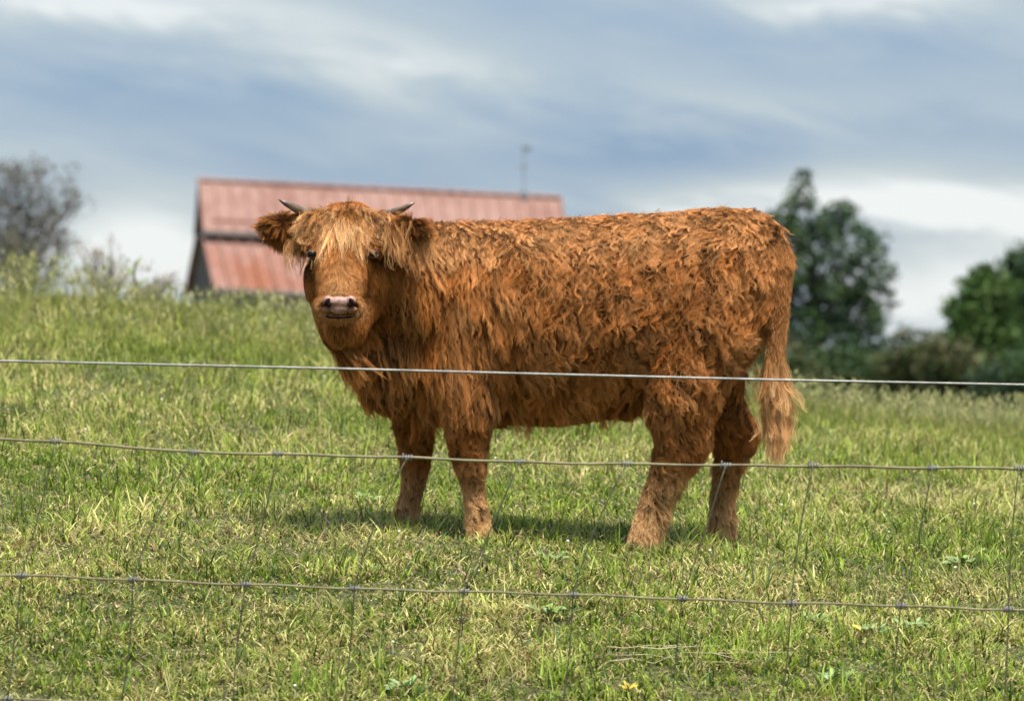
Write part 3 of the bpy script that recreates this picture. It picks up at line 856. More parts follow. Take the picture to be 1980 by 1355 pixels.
    def join(name, groups):
        byK = {}
        for g in groups: byK.setdefault(g[0].shape[1], []).append(g)
        K = max(byK)
        out = []
        for k, gs in byK.items():
            for s_, r_, a_, b_ in gs:
                if k != K:                                    # bring every strand to the same number of points
                    u = np.linspace(0, k - 1, K); i0 = np.minimum(u.astype(int), k - 2); f = u - i0
                    s_ = s_[:, i0] * (1 - f)[None, :, None] + s_[:, i0 + 1] * f[None, :, None]
                    r_ = r_[:, i0] * (1 - f)[None] + r_[:, i0 + 1] * f[None]
                out.append((s_, r_, a_, b_))
        return make_hair(name, np.concatenate([o[0] for o in out]), np.concatenate([o[1] for o in out]),
                         np.concatenate([o[2] for o in out]), np.concatenate([o[3] for o in out]), coat, calf)
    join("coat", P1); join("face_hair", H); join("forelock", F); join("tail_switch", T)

    # ---- horns
    horn, nt, b, out = new_mat("horn")
    tc = N(nt, "ShaderNodeTexCoord"); nzh = N(nt, "ShaderNodeTexNoise", i_Scale=60.0)
    nt.links.new(tc.outputs["Object"], nzh.inputs["Vector"])
    nt.links.new(ramp(nt, nzh.outputs[0], [(.3, (.06, .038, .028)), (.7, (.19, .13, .085))]), b.inputs["Base Color"])
    b.inputs["Roughness"].default_value = .35
    for pts, rr, hn in (([P(606, 420, 11.76), P(585, 409, 11.74), P(566, 400, 11.72), P(552, 394, 11.71), P(539, 386, 11.70)], (.0210, .0170, .0125, .0080, .002), 0),
                    ([P(738, 424, 11.77), P(757, 414, 11.75), P(774, 406, 11.73), P(788, 399, 11.72), P(801, 392, 11.71)], (.0210, .0175, .0130, .0085, .0022), 1)):
        h = MB(); h.tube(pts, rr, 12); h.build("horn", horn, calf, smooth=True, origin=pts[0])
    # ---- eyes
    eye = simple_mat("eye", (0.006, 0.004, 0.003), 0.3)
    eye.node_tree.nodes["Principled BSDF"].inputs["Specular IOR Level"].default_value = 0.2
    lid = simple_mat("eyelid", (0.085, 0.038, 0.020), 0.55)
    for ex_, ey_ in ((603, 492), (722, 492)):
        c = P(ex_, ey_, EYE_D)
        e = MB(); e.ellipsoid(c, (.0150, .0125, .0130)); eo = e.build("eye", eye, calf, smooth=True, origin=c)
        l = MB(); pts = []
        for k in range(17):
            a_ = 2 * PI * k / 16
            pts.append(c + np.array((math.cos(a_) * .0155, -.0070 + .005 * abs(math.cos(a_)), math.sin(a_) * .0098)))
        l.tube(pts, .0030, 8); l.build("eyelid", lid, eo, smooth=True, origin=c)
    # ---- nose pad, nostrils, mouth
    pink = simple_mat("nose_skin", (0.27, 0.145, 0.110), 0.55, noise=.35, scale=90, bump=.3)
    dark = simple_mat("nostril_skin", (0.018, 0.008, 0.006), 1.0)
    dark.node_tree.nodes["Principled BSDF"].inputs["Specular IOR Level"].default_value = 0.05
    lipm = simple_mat("lip_skin", (0.21, 0.095, 0.038), 0.75, noise=.3, scale=90)
    D0 = NOSE_D
    nm = MB()
    nm.ellipsoid(P(656, 585, D0 + .016), (.042, .022, .020))
    nm.ellipsoid(P(635, 582, D0 + .016), (.018, .020, .017)); nm.ellipsoid(P(678, 582, D0 + .016), (.018, .020, .017))
    nm.ellipsoid(P(656, 597, D0 + .017), (.030, .020, .018))
    tmp = nm.build("nose_raw", None)
    md = tmp.modifiers.new("r", "REMESH"); md.mode = "VOXEL"; md.voxel_size = .003; md.use_smooth_shade = True
    sm = tmp.modifiers.new("s", "SMOOTH"); sm.factor = .6; sm.iterations = 6
    dg = bpy.context.evaluated_depsgraph_get(); me = bpy.data.meshes.new_from_object(tmp.evaluated_get(dg)); bpy.data.objects.remove(tmp)
    co = np.empty(len(me.vertices) * 3); me.vertices.foreach_get("co", co); co = co.reshape(-1, 3); c0 = P(656, 590, D0)
    me.vertices.foreach_set("co", (co - c0).ravel()); me.materials.clear(); me.materials.append(pink); me.name = "nose"
    nose = bpy.data.objects.new("nose", me); COL.objects.link(nose); nose.location = tuple(c0); parent_keep(nose, calf)
    for sx in (-1, 1):
        cx = 656.5 + sx * 24
        q = MB()
        Rm = np.array(Matrix.Rotation(sx * -.55, 3, "Y"))
        q.ellipsoid(P(cx, 584, D0 - .0085), (.0075, .006, .0135), R=Rm)
        q.ellipsoid(P(cx - sx * 4, 589, D0 - .0075), (.008, .006, .008))
        q.build("nostril", dark, nose, smooth=True, origin=P(cx, 584, D0 - .008))
    lp = MB()
    for sx in (-1, 1):
        lp.ellipsoid(P(656 + sx * 22, 599, D0 + .028), (.021, .020, .012))
    lp.ellipsoid(P(656, 605, D0 + .026), (.030, .018, .008))
    lp.build("upper_lip", lipm, calf, smooth=True, origin=P(656, 603, D0 + .02))
    mo = MB()
    mo.tube([P(629, 611, D0 + .016), P(636, 613, D0 + .007), P(650, 613, D0 + .001), P(662, 613, D0 + .001), P(676, 613, D0 + .007), P(684, 611, D0 + .016)],
            [.002, .0035, .004, .004, .0035, .002], 8)
    mo.build("mouth", dark, calf, smooth=True, origin=P(656, 612, D0))
    # ---- hooves
    hoofm = simple_mat("hoof_horn", (0.10, 0.075, 0.05), .5, noise=.3, scale=40)
    for hx, hy, hd in ((926, 1036, 11.85), (784, 1016, 12.17), (1247, 1050, 11.84), (1397, 1049, 12.15)):
        q = MB(); c = P(hx, hy, hd)
        for sy in (-1, 1):
            o_ = np.array((-.012, sy * .020, 0))
            q.loft([(c + o_ + np.array((-.002, 0, -.022)), (.034, 0, 0), (0, .018, 0)), (c + o_ + np.array((0, 0, -.005)), (.031, 0, 0), (0, .018, 0)),
                    (c + o_ + np.array((.004, 0, .018)), (.026, 0, 0), (0, .015, 0))], 14)
        q.build("hoof", hoofm, calf, smooth=True, origin=c)
    return calf
NOSE_D = 11.478
EYE_D = 11.632
build_calf()
# ------------------------------------------------------------------ wire fence in front of the calf
FD = 9.75
def build_fence():
    rng = np.random.RandomState(21)
    galv = simple_mat("galvanised_wire", (0.15, 0.15, 0.14), .45, metal=.55, noise=.25, scale=25)
    rust = simple_mat("weathered_wire", (0.10, 0.075, 0.035), .65, metal=.1, noise=.35, scale=14, col2=(.20, .18, .09))
    stay = simple_mat("weathered_stay", (0.07, 0.07, 0.035), .7, metal=.2, noise=.3, scale=20)
    knotm = simple_mat("galvanised_knot", (0.15, 0.145, 0.15), .5, metal=.4, noise=.3, scale=60)
    def D(px): return FD + (px - 990) * .00006
    def line(pts, name, mat, par, r, wob=0.0, step=30):
        px = np.arange(pts[0][0], pts[-1][0] + 1, step)
        py = np.interp(px, [p[0] for p in pts], [p[1] for p in pts])
        ker = np.array([.25, .5, .25]); py[1:-1] = np.convolve(py, ker, "same")[1:-1]
        ph = rng.uniform(0, 6, 3)
        w = wob * (np.sin(px / 34. + ph[0]) + .6 * np.sin(px / 83. + ph[1]))
        m = MB(); m.tube([P(a, b + c, D(a)) for a, b, c in zip(px, py, w)], r, 8)
        return m.build(name, mat, par, smooth=True, origin=P(px[0], py[0], D(px[0])))
    top = line([(-900, 668), (0, 698), (665, 713), (1000, 722), (1525, 735), (1980, 744), (2900, 766)], "smooth_wire", galv, None, .0030)
    tag(top, "smooth pale top wire running level in front of the calf's belly", "wire")
    f = empty("woven_wire_fence", P(990, 1300, FD))
    tag(f, "rusty woven wire mesh below the smooth wire, with knots and thin slanting stays", "fence")
    A = [(-470, 822), (-310, 830), (-110, 842), (107, 853), (375, 875), (537, 877), (787, 885), (1005, 893), (1212, 897), (1403, 900), (1572, 900), (1803, 905), (1970, 905), (2200, 911), (2410, 916)]
    B = [(-600, 1084), (-390, 1094), (-180, 1104), (42, 1113), (257, 1120), (475, 1130), (685, 1138), (897, 1143), (1108, 1150), (1319, 1157), (1530, 1166), (1742, 1171), (1950, 1178), (2160, 1184), (2370, 1190)]
    C = [(-640, 1330), (-420, 1338), (-200, 1344), (15, 1351), (235, 1357), (450, 1363), (665, 1370), (872, 1376), (1085, 1383), (1297, 1390), (1502, 1397), (1722, 1402), (1938, 1408), (2150, 1412), (2360, 1418)]
    line([(-900, 808)] + A + [(2900, 926)], "line_wire", rust, f, .0034, .9)
    line([(-900, 1070)] + B + [(2900, 1206)], "line_wire", rust, f, .0029, 1.1)
    line([(-900, 1320)] + C + [(2900, 1430)], "line_wire", rust, f, .0029, 1.1)
    for k, (a, b, c) in enumerate(zip(A, B, C)):
        m = MB()
        bow = (-1) ** k * 4 + rng.uniform(-6, 8)
        pts = []
        for t in np.linspace(0, 1, 9):
            x = a[0] + (b[0] - a[0]) * (t + .30 * t * (1 - t)) + 8 * math.sin(PI * t) * (1 if k % 2 else -.3); y = a[1] + (b[1] - a[1]) * t
            pts.append(P(x, y, D(x) - .004 + .010 * math.sin(PI * t)))
        for t in np.linspace(0, 1, 8)[1:]:
            x = b[0] + (c[0] - b[0]) * t + bow * .5 * math.sin(PI * t); y = b[1] + (c[1] - b[1]) * t
            pts.append(P(x, y, D(x) - .004 + .008 * math.sin(PI * t)))
        bx = c[0] - rng.uniform(10, 30); gx, gy = P(bx, c[1], FD)[:2]
        pts.append(np.array((gx, FD, float(gz(gx, FD)) - .02)))
        m.tube(pts, .0019, 6)
        m.build("stay_wire", stay, f, smooth=True, origin=pts[0])
        for q, (x, y) in enumerate((a, b, c)):
            if y > 1352: continue
            if x < -60 or x > 2040: continue
            kn = MB(); c0 = P(x, y, D(x))
            s = .011
            for w in range(4):                                  # wrapped turns of wire
                xx = -s + 2 * s * w / 3
                ring = [c0 + np.array((xx + .0012 * math.sin(th), math.cos(th) * .0062, math.sin(th) * .0068)) for th in np.linspace(0, 2 * PI, 11)]
                kn.tube(ring, .0022, 6)
            kn.tube([c0 + np.array((-s, -.003, .003)), c0 + np.array((-s * .9, -.002, .012 + rng.uniform(0, .002)))], .0018, 6)
            kn.build("knot", knotm, f, smooth=True, origin=c0)
build_fence()

# ------------------------------------------------------------------ barn beyond the brow
def build_barn():
    BD = 150.0; th = math.radians(12); tilt = math.radians(2.25)
    A0 = P(383, 350, BD)
    ux = np.array((math.cos(th) * math.cos(tilt), math.sin(th), -math.sin(tilt))); ux /= np.linalg.norm(ux)
    vx = np.array((math.sin(th), -math.cos(th), 0)); zx = np.array((0, 0, 1.0))
    Lr = 14.9
    def W(u, v, z): return A0 + ux * u + vx * v + zx * z
    base = W(Lr / 2, 0, -9)
    barn = empty("barn", base)
    tag(barn, "old wooden barn with two tiered faded red metal roof on the hill", "barn")
    def roof_mat(name, c1, c2, c3):
        m, nt, b, out = new_mat(name)
        tc = N(nt, "ShaderNodeTexCoord"); n1 = N(nt, "ShaderNodeTexNoise", i_Scale=.35, i_Detail=5.0); n2 = N(nt, "ShaderNodeTexNoise", i_Scale=2.5, i_Detail=4.0)
        mp = N(nt, "ShaderNodeMapping"); mp.inputs["Scale"].default_value = (2.2, 1, .35)
        nt.links.new(tc.outputs["Object"], mp.inputs[0]); nt.links.new(tc.outputs["Object"], n1.inputs["Vector"]); nt.links.new(mp.outputs[0], n2.inputs["Vector"])
        f = math_node(nt, "ADD", math_node(nt, "MULTIPLY", n1.outputs[0], .5), math_node(nt, "MULTIPLY", n2.outputs[0], .5))
        nt.links.new(ramp(nt, f, [(.38, c1), (.5, c2), (.62, c3)]), b.inputs["Base Color"])
        b.inputs["Roughness"].default_value = .75; b.inputs["Specular IOR Level"].default_value = .12
        return m
    rm = roof_mat("faded_red_metal", (.20, .105, .085), (.25, .145, .120), (.29, .18, .155))
    rm2 = roof_mat("faded_rust_metal", (.185, .070, .040), (.205, .110, .088), (.25, .155, .135))
    wood = simple_mat("grey_barn_boards", (.13, .12, .11), .9, noise=.35, scale=2.5, col2=(.24, .225, .21))
    redw = simple_mat("dark_red_boards", (.15, .040, .028), .9, noise=.3, scale=2)
    trim = simple_mat("pale_eave_trim", (.20, .18, .17), .6, noise=.15, scale=2)
    o = .28                                                       # roof overhang past the gable wall
    prof_up = [(0, 0), (1.45, -2.03)]
    prof_lo = [(.95, -2.20), (4.55, -4.38)]
    def slab(mb, v0, z0, v1, z1, u0, u1, t=.06):
        p = [W(u0, v0, z0 - t), W(u1, v0, z0 - t), W(u0, v1, z1 - t), W(u1, v1, z1 - t), W(u0, v0, z0), W(u1, v0, z0), W(u0, v1, z1), W(u1, v1, z1)]
        mb.hexa(p)
    for nm, pr, mat in (("upper_roof", prof_up, rm), ("lower_roof", prof_lo, rm2)):
        for s in (1, -1):
            (v0, z0), (v1, z1) = pr
            m = MB(); slab(m, v0 * s, z0, v1 * s, z1, 0, Lr)
            nrib = int(Lr / .60)
            for k in range(nrib + 1):
                u = .02 + (Lr - .08) * k / nrib
                slab(m, v0 * s, z0 + .152, v1 * s, z1 + .152, u, u + .07, .146)
            r = m.build(nm, mat, barn, origin=W(Lr / 2, v0 * s, z0))
            e = MB()
            p = [W(a, v1 * s + b, z1 + c) for c in (-.13, .02) for b in (.0, .08) for a in (0, Lr)]
            e.hexa([p[0], p[1], p[2], p[3], p[4], p[5], p[6], p[7]]); e.build("eave_trim", trim, r, origin=W(Lr / 2, v1 * s, z1))
    m = MB(); m.tube([W(-.02, 0, .05), W(Lr + .02, 0, .05)], .09, 8); m.build("ridge_cap", rm, barn, origin=W(Lr / 2, 0, 0))
    # walls
    ground = -9.2
    def gable(u, name):
        vs = []
        outl = [(-4.2, ground), (4.2, ground), (4.2, -4.25), (1.2, -2.45), (1.2, -1.78), (0, -.08), (-1.2, -1.78), (-1.2, -2.45), (-4.2, -4.25)]
        m = MB(); k = len(outl)
        m.add([W(u, a, b) for a, b in outl] + [W(u + .1, a, b) for a, b in outl],
              [tuple(range(k)), tuple(range(2 * k - 1, k - 1, -1))] + [(i, (i + 1) % k, k + (i + 1) % k, k + i) for i in range(k)])
        for j in range(27):                                      # upright battens
            v = -4.1 + j * .315; top = -4.3 + (4.2 - abs(v)) * .6 if abs(v) > 1.2 else -1.8 + (1.2 - abs(v)) * 1.35
            uu = u - .03 if u < 1 else u + .13
            m.hexa([W(uu + du, v + dv, z) for z in (ground, top - .1) for dv in (0, .06) for du in (0, .03)])
        m.build(name, wood, barn, origin=W(u, 0, ground))
    gable(o, "gable_wall"); gable(Lr - o - .1, "gable_wall")
    for s in (1, -1):
        m = MB(); m.hexa([W(a, s * (1.08 + b), z) for z in (-2.6, -1.55) for b in (0, .1) for a in (o + .12, Lr - o - .12)]); m.build("upper_wall", redw, barn, origin=W(Lr / 2, s * 1.1, -2.6))
        m = MB(); m.hexa([W(a, s * (4.05 + b), z) for z in (ground, -4.16) for b in (0, .1) for a in (o + .12, Lr - o - .12)]); m.build("side_wall", wood, barn, origin=W(Lr / 2, s * 4.1, ground))
    # dark window in the gable
    # lightning rod with vane on the ridge
    iron = simple_mat("dark_iron", (.16, .18, .20), .6, metal=.3)
    uu = 13.35
    m = MB(); m.tube([W(uu, 0, -.05), W(uu, 0, .22)], [.17, .12], 8); m.tube([W(uu, 0, .2), W(uu, 0, 2.2)], .020, 6)
    vane = m.build("weather_vane", iron, barn, origin=W(uu, 0, 0))
    m = MB(); m.tube([W(uu - .30, 0, 2.05), W(uu + .42, 0, 2.0)], .022, 6)
    m.hexa([W(uu + a, b, 1.86 + c) for c in (0, .20) for b in (-.01, .01) for a in (.02, .26)])
    m.build("arrow", iron, vane, origin=W(uu, 0, 2.0))
    m = MB(); m.tube([W(uu - .25, 0, 1.25), W(uu + .25, 0, 1.25)], .03, 6); m.tube([W(uu, -.25, 1.25), W(uu, .25, 1.25)], .03, 6); m.ellipsoid(W(uu, 0, 1.25), (.08, .08, .08), nu=10, nv=8)
    m.build("crossbar", iron, vane, origin=W(uu, 0, 1.25))
build_barn()

# ------------------------------------------------------------------ trees and shrubs
def foliage_mesh(centres, radii, n_per, size, cols, rng, flat=.85, crown_center=None):
    """leaf-sized faces spread through many small clumps"""
    V = []; Cc = []
    for c, r, k in zip(centres, radii, n_per):
        d = unit(rng.normal(size=(k, 3))) * (rng.rand(k, 1) ** .45) * r
        V.append(c + d * np.array((1, 1, flat))); Cc.append(np.repeat(cols[rng.randint(len(cols))][None], k, 0))
    p = np.concatenate(V); cc = np.concatenate(Cc) * rng.uniform(.65, 1.3, (len(p), 1))
    n = len(p)
    a = unit(rng.normal(size=(n, 3))); b = unit(np.cross(a, rng.normal(size=(n, 3))))
    s = rng.uniform(.6, 1.3, (n, 1)) * size
    q = np.stack([p - a * s, p - b * s * .55, p + a * s, p + b * s * .55], 1)
    me = bpy.data.meshes.new("leaves")
    me.vertices.add(n * 4); me.vertices.foreach_set("co", q.astype(np.float32).ravel())
    me.loops.add(n * 4); me.loops.foreach_set("vertex_index", np.arange(n * 4, dtype=np.int32))
    me.polygons.add(n); me.polygons.foreach_set("loop_start", np.arange(0, n * 4, 4, dtype=np.int32))
    me.update(calc_edges=True)
    ca = me.attributes.new("col", "FLOAT_COLOR", "POINT")
    c4 = np.ones((n, 4, 4), np.float32); c4[..., :3] = np.clip(cc, 0, 1)[:, None]; ca.data.foreach_set("color", c4.ravel())
    return me
LEAF = leaf_material("tree_leaf", .25, .5)
BARK = simple_mat("bark", (.055, .042, .032), .9, noise=.4, scale=6)
GREYBARK = simple_mat("grey_bark", (.17, .155, .15), .9, noise=.3, scale=8)

def tree(label, D, blobs, cols, seed, clumps=260, leaf=.11, per=26, cr=.42, trunk_px=None, group=None, name="tree", cat="tree", depth=1.0, bark=BARK, limbs=True):
    """blobs: (px, py, radius px) of the crown's masses at distance D"""
    rng = np.random.RandomState(seed)
    s = D / FPX
    bl = [(P(x, y, D) + np.array((0, rng.uniform(-.4, .4) * r * s * depth, 0)), r * s) for x, y, r in blobs]
    wts = np.array([r ** 2 for _, r in bl]); wts /= wts.sum()
    cen = []; rad = []
    for k in range(clumps):
        c, r = bl[rng.choice(len(bl), p=wts)]
        d = unit(rng.normal(size=(1, 3)))[0] * (rng.rand() ** .4) * r
        d[1] *= depth
        cen.append(c + d); rad.append(cr * rng.uniform(.45, 1.25))
    cen = np.array(cen)
    me = foliage_mesh(cen, rad, [max(4, int(per * (r / cr) ** 1.6)) for r in rad], leaf, cols, rng)
    me.materials.append(LEAF)
    tx = trunk_px if trunk_px is not None else float(np.average([b[0] for b in blobs], weights=wts))
    bx = P(tx, 700, D)[0]; bz = float(gz(0, min(D, 399)))
    foot = np.array((bx, D, bz))
    root = empty(name, foot); tag(root, label, cat, group)
    top = cen[np.argmax(cen[:, 2])]
    H = top[2] - bz
    m = MB()
    pts = [foot + (np.array((top[0], top[1], top[2])) - foot) * t + np.array((math.sin(t * 5 + seed) * .02 * H, 0, 0)) * (1 - t) * t * 4 for t in np.linspace(0, .93, 9)]
    tr = .028 * H + .03
    m.tube([pts[0] - np.array((0, 0, .1))] + pts, [tr * 1.3] + [tr * (1 - .93 * i / 8) for i in range(9)], 10)
    if limbs:
        for k in rng.choice(len(cen), min(26, len(cen)), replace=False):
            c = cen[k]; t = np.clip((c[2] - bz) / H * rng.uniform(.5, .8), .12, .85)
            a = foot + (top - foot) * t
            mid = (a + c) / 2 + rng.normal(0, .05, 3) * H * .3 + np.array((0, 0, .02 * H))
            m.tube([a, mid, c], [tr * (1 - t) * .5 + .008, tr * .22 * (1 - t) + .006, .006], 6)
    m.build("trunk", bark, root, smooth=True, origin=foot)
    me.vertices.foreach_get
    co = np.empty(len(me.vertices) * 3, np.float32); me.vertices.foreach_get("co", co); co = co.reshape(-1, 3) - foot.astype(np.float32); me.vertices.foreach_set("co", co.ravel())
    me.name = "crown"; o = bpy.data.objects.new("crown", me); COL.objects.link(o); o.parent = root
    return root

g_dark = [np.array(c) for c in ((.045, .082, .036), (.062, .108, .040), (.034, .062, .034), (.080, .125, .042), (.055, .088, .052))]
g_fresh = [np.array(c) for c in ((.062, .115, .030), (.080, .140, .038), (.042, .085, .026), (.100, .155, .050))]
g_olive = [np.array(c) for c in ((.075, .090, .032), (.110, .115, .050), (.050, .070, .026), (.14, .13, .070))]
g_grey = [np.array(c) for c in ((.17, .155, .14), (.22, .20, .185), (.12, .115, .10), (.16, .16, .12))]
g_pink = [np.array(c) for c in ((.34, .27, .24), (.27, .23, .18), (.24, .25, .16), (.42, .36, .32))]

tree("tall dark green tree with spiky top rising behind the calf's rump", 110,
     [(1552, 352, 16), (1556, 388, 26), (1636, 392, 22), (1640, 425, 34), (1520, 410, 34), (1590, 430, 46), (1500, 470, 62), (1570, 490, 66), (1650, 480, 58), (1688, 462, 34),
      (1700, 520, 34), (1480, 560, 70), (1560, 570, 72), (1640, 570, 70), (1690, 590, 44), (1560, 650, 80), (1660, 650, 66), (1480, 650, 80), (1600, 720, 80), (1700, 700, 50), (1446, 400, 14)],
     g_dark, 5, clumps=560, leaf=.095, per=28, cr=.36, trunk_px=1580)
tree("bright green round tree left of the darkest one at the picture's right edge", 95,
     [(1885, 565, 38), (1905, 540, 28), (1862, 595, 32), (1900, 600, 50), (1880, 640, 52), (1866, 685, 50), (1930, 560, 34), (1920, 640, 50), (1846, 640, 30)],
     g_fresh, 9, clumps=420, leaf=.085, per=26, cr=.32, trunk_px=1885)
tree("dark green tree standing behind the round bright green tree", 115,
     [(1975, 520, 40), (1960, 580, 44), (1990, 600, 64), (1960, 660, 60), (2040, 540, 70), (2060, 640, 80), (1975, 700, 70), (1972, 492, 22)],
     g_dark + g_fresh[2:3], 10, clumps=620, leaf=.095, per=26, cr=.38, trunk_px=2010)
hz = [("low olive bush below the gap of sky between the two tall trees", 1760, 690, [(1745, 680, 40), (1780, 675, 38), (1762, 720, 50), (1728, 710, 44), (1800, 700, 40)], g_olive, 82),
      ("brownish green bush in front of the bright green tree", 1840, 700, [(1818, 690, 34), (1850, 705, 40), (1830, 735, 40), (1880, 720, 40)], g_olive, 78),
      ("dark bush under the tall spiky tree", 1640, 720, [(1600, 715, 40), (1650, 705, 42), (1690, 725, 40), (1560, 725, 40)], g_dark + g_olive[:1], 84),
      ("olive bush beside the calf's tail at the field edge", 1560, 720, [(1510, 705, 40), (1550, 715, 40), (1470, 715, 50), (1410, 715, 50)], g_olive + g_dark[:2], 80),
      ("dark bush at the picture's right edge by the field", 1940, 730, [(1930, 725, 40), (1975, 720, 44), (2030, 720, 60)], g_dark, 76)]
for i, (lb, tx, ty, bl, cl, dd) in enumerate(hz):
    tree(lb, dd, bl + [(x, y + 34, r) for x, y, r in bl], cl, 40 + i, clumps=260, leaf=.070, per=26, cr=.30, trunk_px=tx, group="bushes along the far field edge", name="bush", cat="bush", limbs=False)
# left side: thin grey tree, brown bush
tree("thin grey nearly leafless tree at the picture's left edge", 60,
     [(20, 370, 40), (70, 345, 30), (60, 400, 50), (110, 400, 36), (135, 385, 22), (0, 430, 60), (90, 450, 44), (40, 480, 50), (-50, 400, 60), (-60, 470, 70), (70, 318, 20), (10, 345, 40), (130, 350, 24), (145, 400, 20), (120, 470, 30)],
     g_grey, 13, clumps=420, leaf=.032, per=22, cr=.22, trunk_px=20, bark=GREYBARK)
tree("low brown bush under the thin grey tree", 48,
     [(20, 500, 34), (70, 495, 30), (-30, 510, 40), (110, 520, 26), (40, 540, 40)],
     [g_olive[0] * 1.3, g_olive[3], g_grey[2], g_pink[1] * .8], 14, clumps=120, leaf=.03, per=24, cr=.13, trunk_px=40, name="bush", cat="bush", bark=GREYBARK, limbs=False)
for i, (lb, bl, dd) in enumerate([("pale pinkish wispy weed clump between the grey tree and the barn", [(190, 500, 26), (215, 470, 20), (180, 540, 30), (240, 520, 26), (160, 480, 16)], 34),
                                  ("smaller wispy pale weed clump nearer the barn", [(300, 560, 20), (330, 545, 14), (285, 520, 12), (270, 560, 24)], 31)]):
    tree(lb, dd, bl, g_pink, 60 + i, clumps=70, leaf=.016, per=12, cr=.075, trunk_px=bl[0][0], name="weed_clump", cat="weed", bark=GREYBARK, group="pale weeds on the brow")

# ------------------------------------------------------------------ single weeds, twigs and leaves in the field
def strip_plant(name, label, cat, stems, mat, group=None, leaves=None, leafmat=None):
    foot = stems[0][0][0]
    root = empty(name, foot); tag(root, label, cat, group)
    for pts, r in stems:
        m = MB(); m.tube(pts, [r * (1 - .7 * i / (len(pts) - 1)) for i in range(len(pts))], 6); m.build("stem", mat, root, smooth=True, origin=pts[0])
    if leaves:
        for c, d, L, w in leaves:
            d = unit(np.array(d, float)[None])[0]; sd_ = unit(np.cross(d, (0, -.5, 1.0))[None])[0]; up = np.cross(sd_, d)
            m = MB(); k = 6; vs = []
            for j in range(k + 1):
                t = j / k; ww = w * math.sin(PI * min(1, t * .93 + .06)) ** .8
                cc = np.array(c) + d * L * t + up * (-.25 * L * t * t)
                vs += [cc - sd_ * ww + up * ww * .35, cc, cc + sd_ * ww + up * ww * .35]
            fs = []
            for j in range(k):
                for q in (0, 1): fs.append((3 * j + q, 3 * j + q + 1, 3 * j + q + 4, 3 * j + q + 3))
            m.add(vs, fs); m.build("leaf", leafmat, root, smooth=True, origin=c)
    return root
GREENLEAF = simple_mat("weed_leaf", (.13, .20, .045), .5, noise=.3, scale=40)
DARKSTEM = simple_mat("dark_stem", (.035, .026, .016), .8, noise=.3, scale=40)
STRAWST = simple_mat("dry_stalk", (.36, .32, .17), .7, noise=.25, scale=30)
YELLOW = simple_mat("yellow_leaf", (.46, .34, .045), .5, noise=.15, scale=60)
PINKDRY = simple_mat("dry_pink_leaf", (.26, .17, .12), .7, noise=.25, scale=60)
WHITE = simple_mat("white_clover", (.72, .72, .62), .7, noise=.15, scale=90)
rngw = np.random.RandomState(77)

g0 = P(268, 590, 23.0); g0[2] = float(gz(g0[0], 23.0))
strip_plant("weed", "dark green upright weed standing alone on the brow left of the barn", "weed",
            [([g0, P(264, 560, 23.0), P(259, 530, 23.0), P(262, 505, 23.0)], .012)], DARKSTEM,
            leaves=[(P(267, 575, 23), (-.5, 0, .9), .11, .014), (P(265, 560, 23), (.5, -.2, .8), .10, .013), (P(261, 540, 23), (-.4, 0, 1), .10, .012), (P(262, 520, 23), (.3, 0, 1), .09, .010)],
            leafmat=GREENLEAF)
# mown dark stubs in front of the near forefoot
for px, py, L, lx in ((932, 1105, .055, .004), (940, 1108, .062, .006), (548, 990, .055, .010), (626, 965, .04, .001), (210, 940, .045, -.008), (1312, 985, .05, .004)):
    g = on_ground(px, py)
    near = {932: "thin dark mown stub just left of its twin below the calf's near forefoot", 940: "slightly taller dark stub right of its twin below the calf's near forefoot",
            548: "dark mown stub in the grass left of the calf's forelegs", 626: "short dark stub nearest the calf's far forefoot on its left",
            210: "reddish dark stub leaning under the second wire at the picture's left", 1312: "thin dark stub in the gap between the calf's hind feet"}[px]
    strip_plant("plant_stub", near, "plant stub", [([g, g + np.array((lx * .5, 0, L * .5)), g + np.array((lx, 0, L))], .0035)], DARKSTEM, group="mown weed stubs in the grass")
# broken stalk cluster at the wire below the near forefoot
g = on_ground(905, 1140)
strip_plant("broken_weed", "broken dark brown weed with a pinkish dry leaf under the near forefoot", "weed",
            [([g, g + np.array((-.01, 0, .03)), g + np.array((.012, -.01, .085))], .004), ([g, g + np.array((.02, 0, .02)), g + np.array((.085, 0, .05))], .003),
             ([g, g + np.array((.025, .01, .045)), g + np.array((.045, .02, .11))], .003), ([g, g + np.array((-.02, 0, .015)), g + np.array((-.06, 0, .03))], .0025)], DARKSTEM,
            leaves=[(g + np.array((-.02, 0, .045)), (-.15, 0, 1), .035, .004), (g + np.array((.0, 0, .03)), (-.5, 0, .9), .03, .004)], leafmat=PINKDRY)
g = on_ground(893, 1235)
strip_plant("dead_flower_head", "dark withered flower head low in front of the lower wire", "weed",
            [([g, g + np.array((.002, 0, .035)), g + np.array((.0, 0, .07))], .003)] + [([g + np.array((0, 0, .05)), g + np.array((.02 * math.cos(a), .01 * math.sin(a), .052 + .012 * math.sin(2 * a)))], .003) for a in np.linspace(0, 5.2, 6)], DARKSTEM)
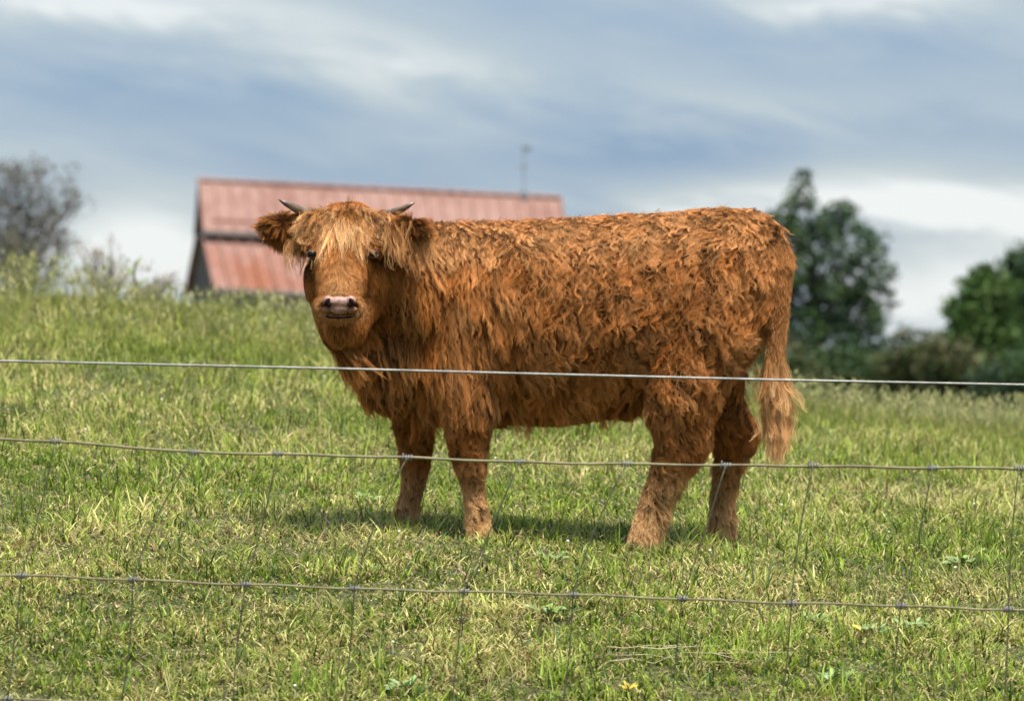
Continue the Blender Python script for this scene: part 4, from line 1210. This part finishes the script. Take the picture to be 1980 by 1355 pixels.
# pale dry stalks lying at lower right
g = on_ground(1180, 1285)
S = []
for k in range(13):
    c = on_ground(1200 + 270 * rngw.rand(), 1284 + rngw.uniform(-16, 16)) + np.array((0, 0, .014 + rngw.uniform(0, .028)))
    h = rngw.uniform(.03, .13); an = rngw.normal(0, .22)
    dd = np.array((math.cos(an) * h, math.sin(an) * h, rngw.normal(0, .006)))
    S.append(([c - dd, c - dd * .4 + rngw.normal(0, .005, 3), c + dd * .35 + rngw.normal(0, .006, 3), c + dd], rngw.uniform(.0014, .0026)))
strip_plant("dry_stalk_bundle", "pale dry stalks lying flat on the grass at lower right", "dry stalks", S, STRAWST)
g = on_ground(1660, 1232)
strip_plant("yellow_leaved_weed", "small weed with one bright yellow leaf at lower right", "weed",
            [([g, g + np.array((0, 0, .03))], .002)], DARKSTEM, leaves=[(g + np.array((-.02, -.01, .035)), (1, -.1, -.35), .040, .008)], leafmat=YELLOW)
g = on_ground(1215, 1352)
strip_plant("yellow_leaved_weed", "yellowing leafy weed at the bottom edge below the lying dry stalks", "weed",
            [([g, g + np.array((0, 0, .03))], .002)], DARKSTEM, leaves=[(g + np.array((0, 0, .02)), (math.cos(a), -.3 + .3 * math.sin(a), .9), .032, .005) for a in np.linspace(0, 5.5, 7)], leafmat=YELLOW)
# broad leaved ground plants
spots = [(1060, 1195, "broad leaved weed rosette in the middle just under the lower wire"), (1075, 1090, "low leafy weed above the lower wire between fore and hind feet"),
         (1690, 1235, "leafy weed beside the yellow leaf"), (1760, 1225, "larger leafy weed right of the yellow leaf"), (1580, 1215, "leafy weed rosette left of the yellow leaf"),
         (1860, 1100, "fresh green weed at right between the two lower wires"), (700, 975, "soft leafy weed left of the far forefoot"), (780, 1345, "bright leafy weed at the bottom edge left of centre"),
         (1610, 1325, "leafy weed near the bottom edge below the yellow leaf")]
for px, py, lb in spots:
    g = on_ground(px, py); lv = []
    for k in range(15):
        a = rngw.uniform(0, 2 * PI); r = rngw.uniform(0, .045)
        lv.append((g + np.array((r * math.cos(a), r * math.sin(a), .010 + rngw.uniform(0, .020))), (math.cos(a), math.sin(a), rngw.uniform(.1, 1.4)), rngw.uniform(.020, .040), rngw.uniform(.005, .009)))
    strip_plant("weed_rosette", lb, "weed", [([g, g + np.array((0, 0, .03))], .0025)], DARKSTEM, leaves=lv, leafmat=GREENLEAF, group="leafy weeds in the grass")
# clover heads: too many and small to tell apart
def build_clover():
    r = np.random.RandomState(6); m = MB()
    for k in range(80):
        y = r.uniform(9.8, 17); x = r.uniform(-1, 1) * (y * .137 + .2)
        if SinNoise(61, 1.0)(np.array([[x, y, 0]]))[0] < .1 + (.25 if x < 0 else -.2): continue
        z = float(gz(x, y)) + r.uniform(.035, .07)
        m.ellipsoid((x, y, z - .015), (.0045, .0045, .0035), nu=7, nv=5)
        m.tube([(x, y, z - .05), (x, y, z - .016)], .0006, 4, cap=False)
    o = m.build("clover_flowers", WHITE); tag(o, "tiny pale clover heads scattered through the pasture", "clover", kind="stuff")
build_clover()
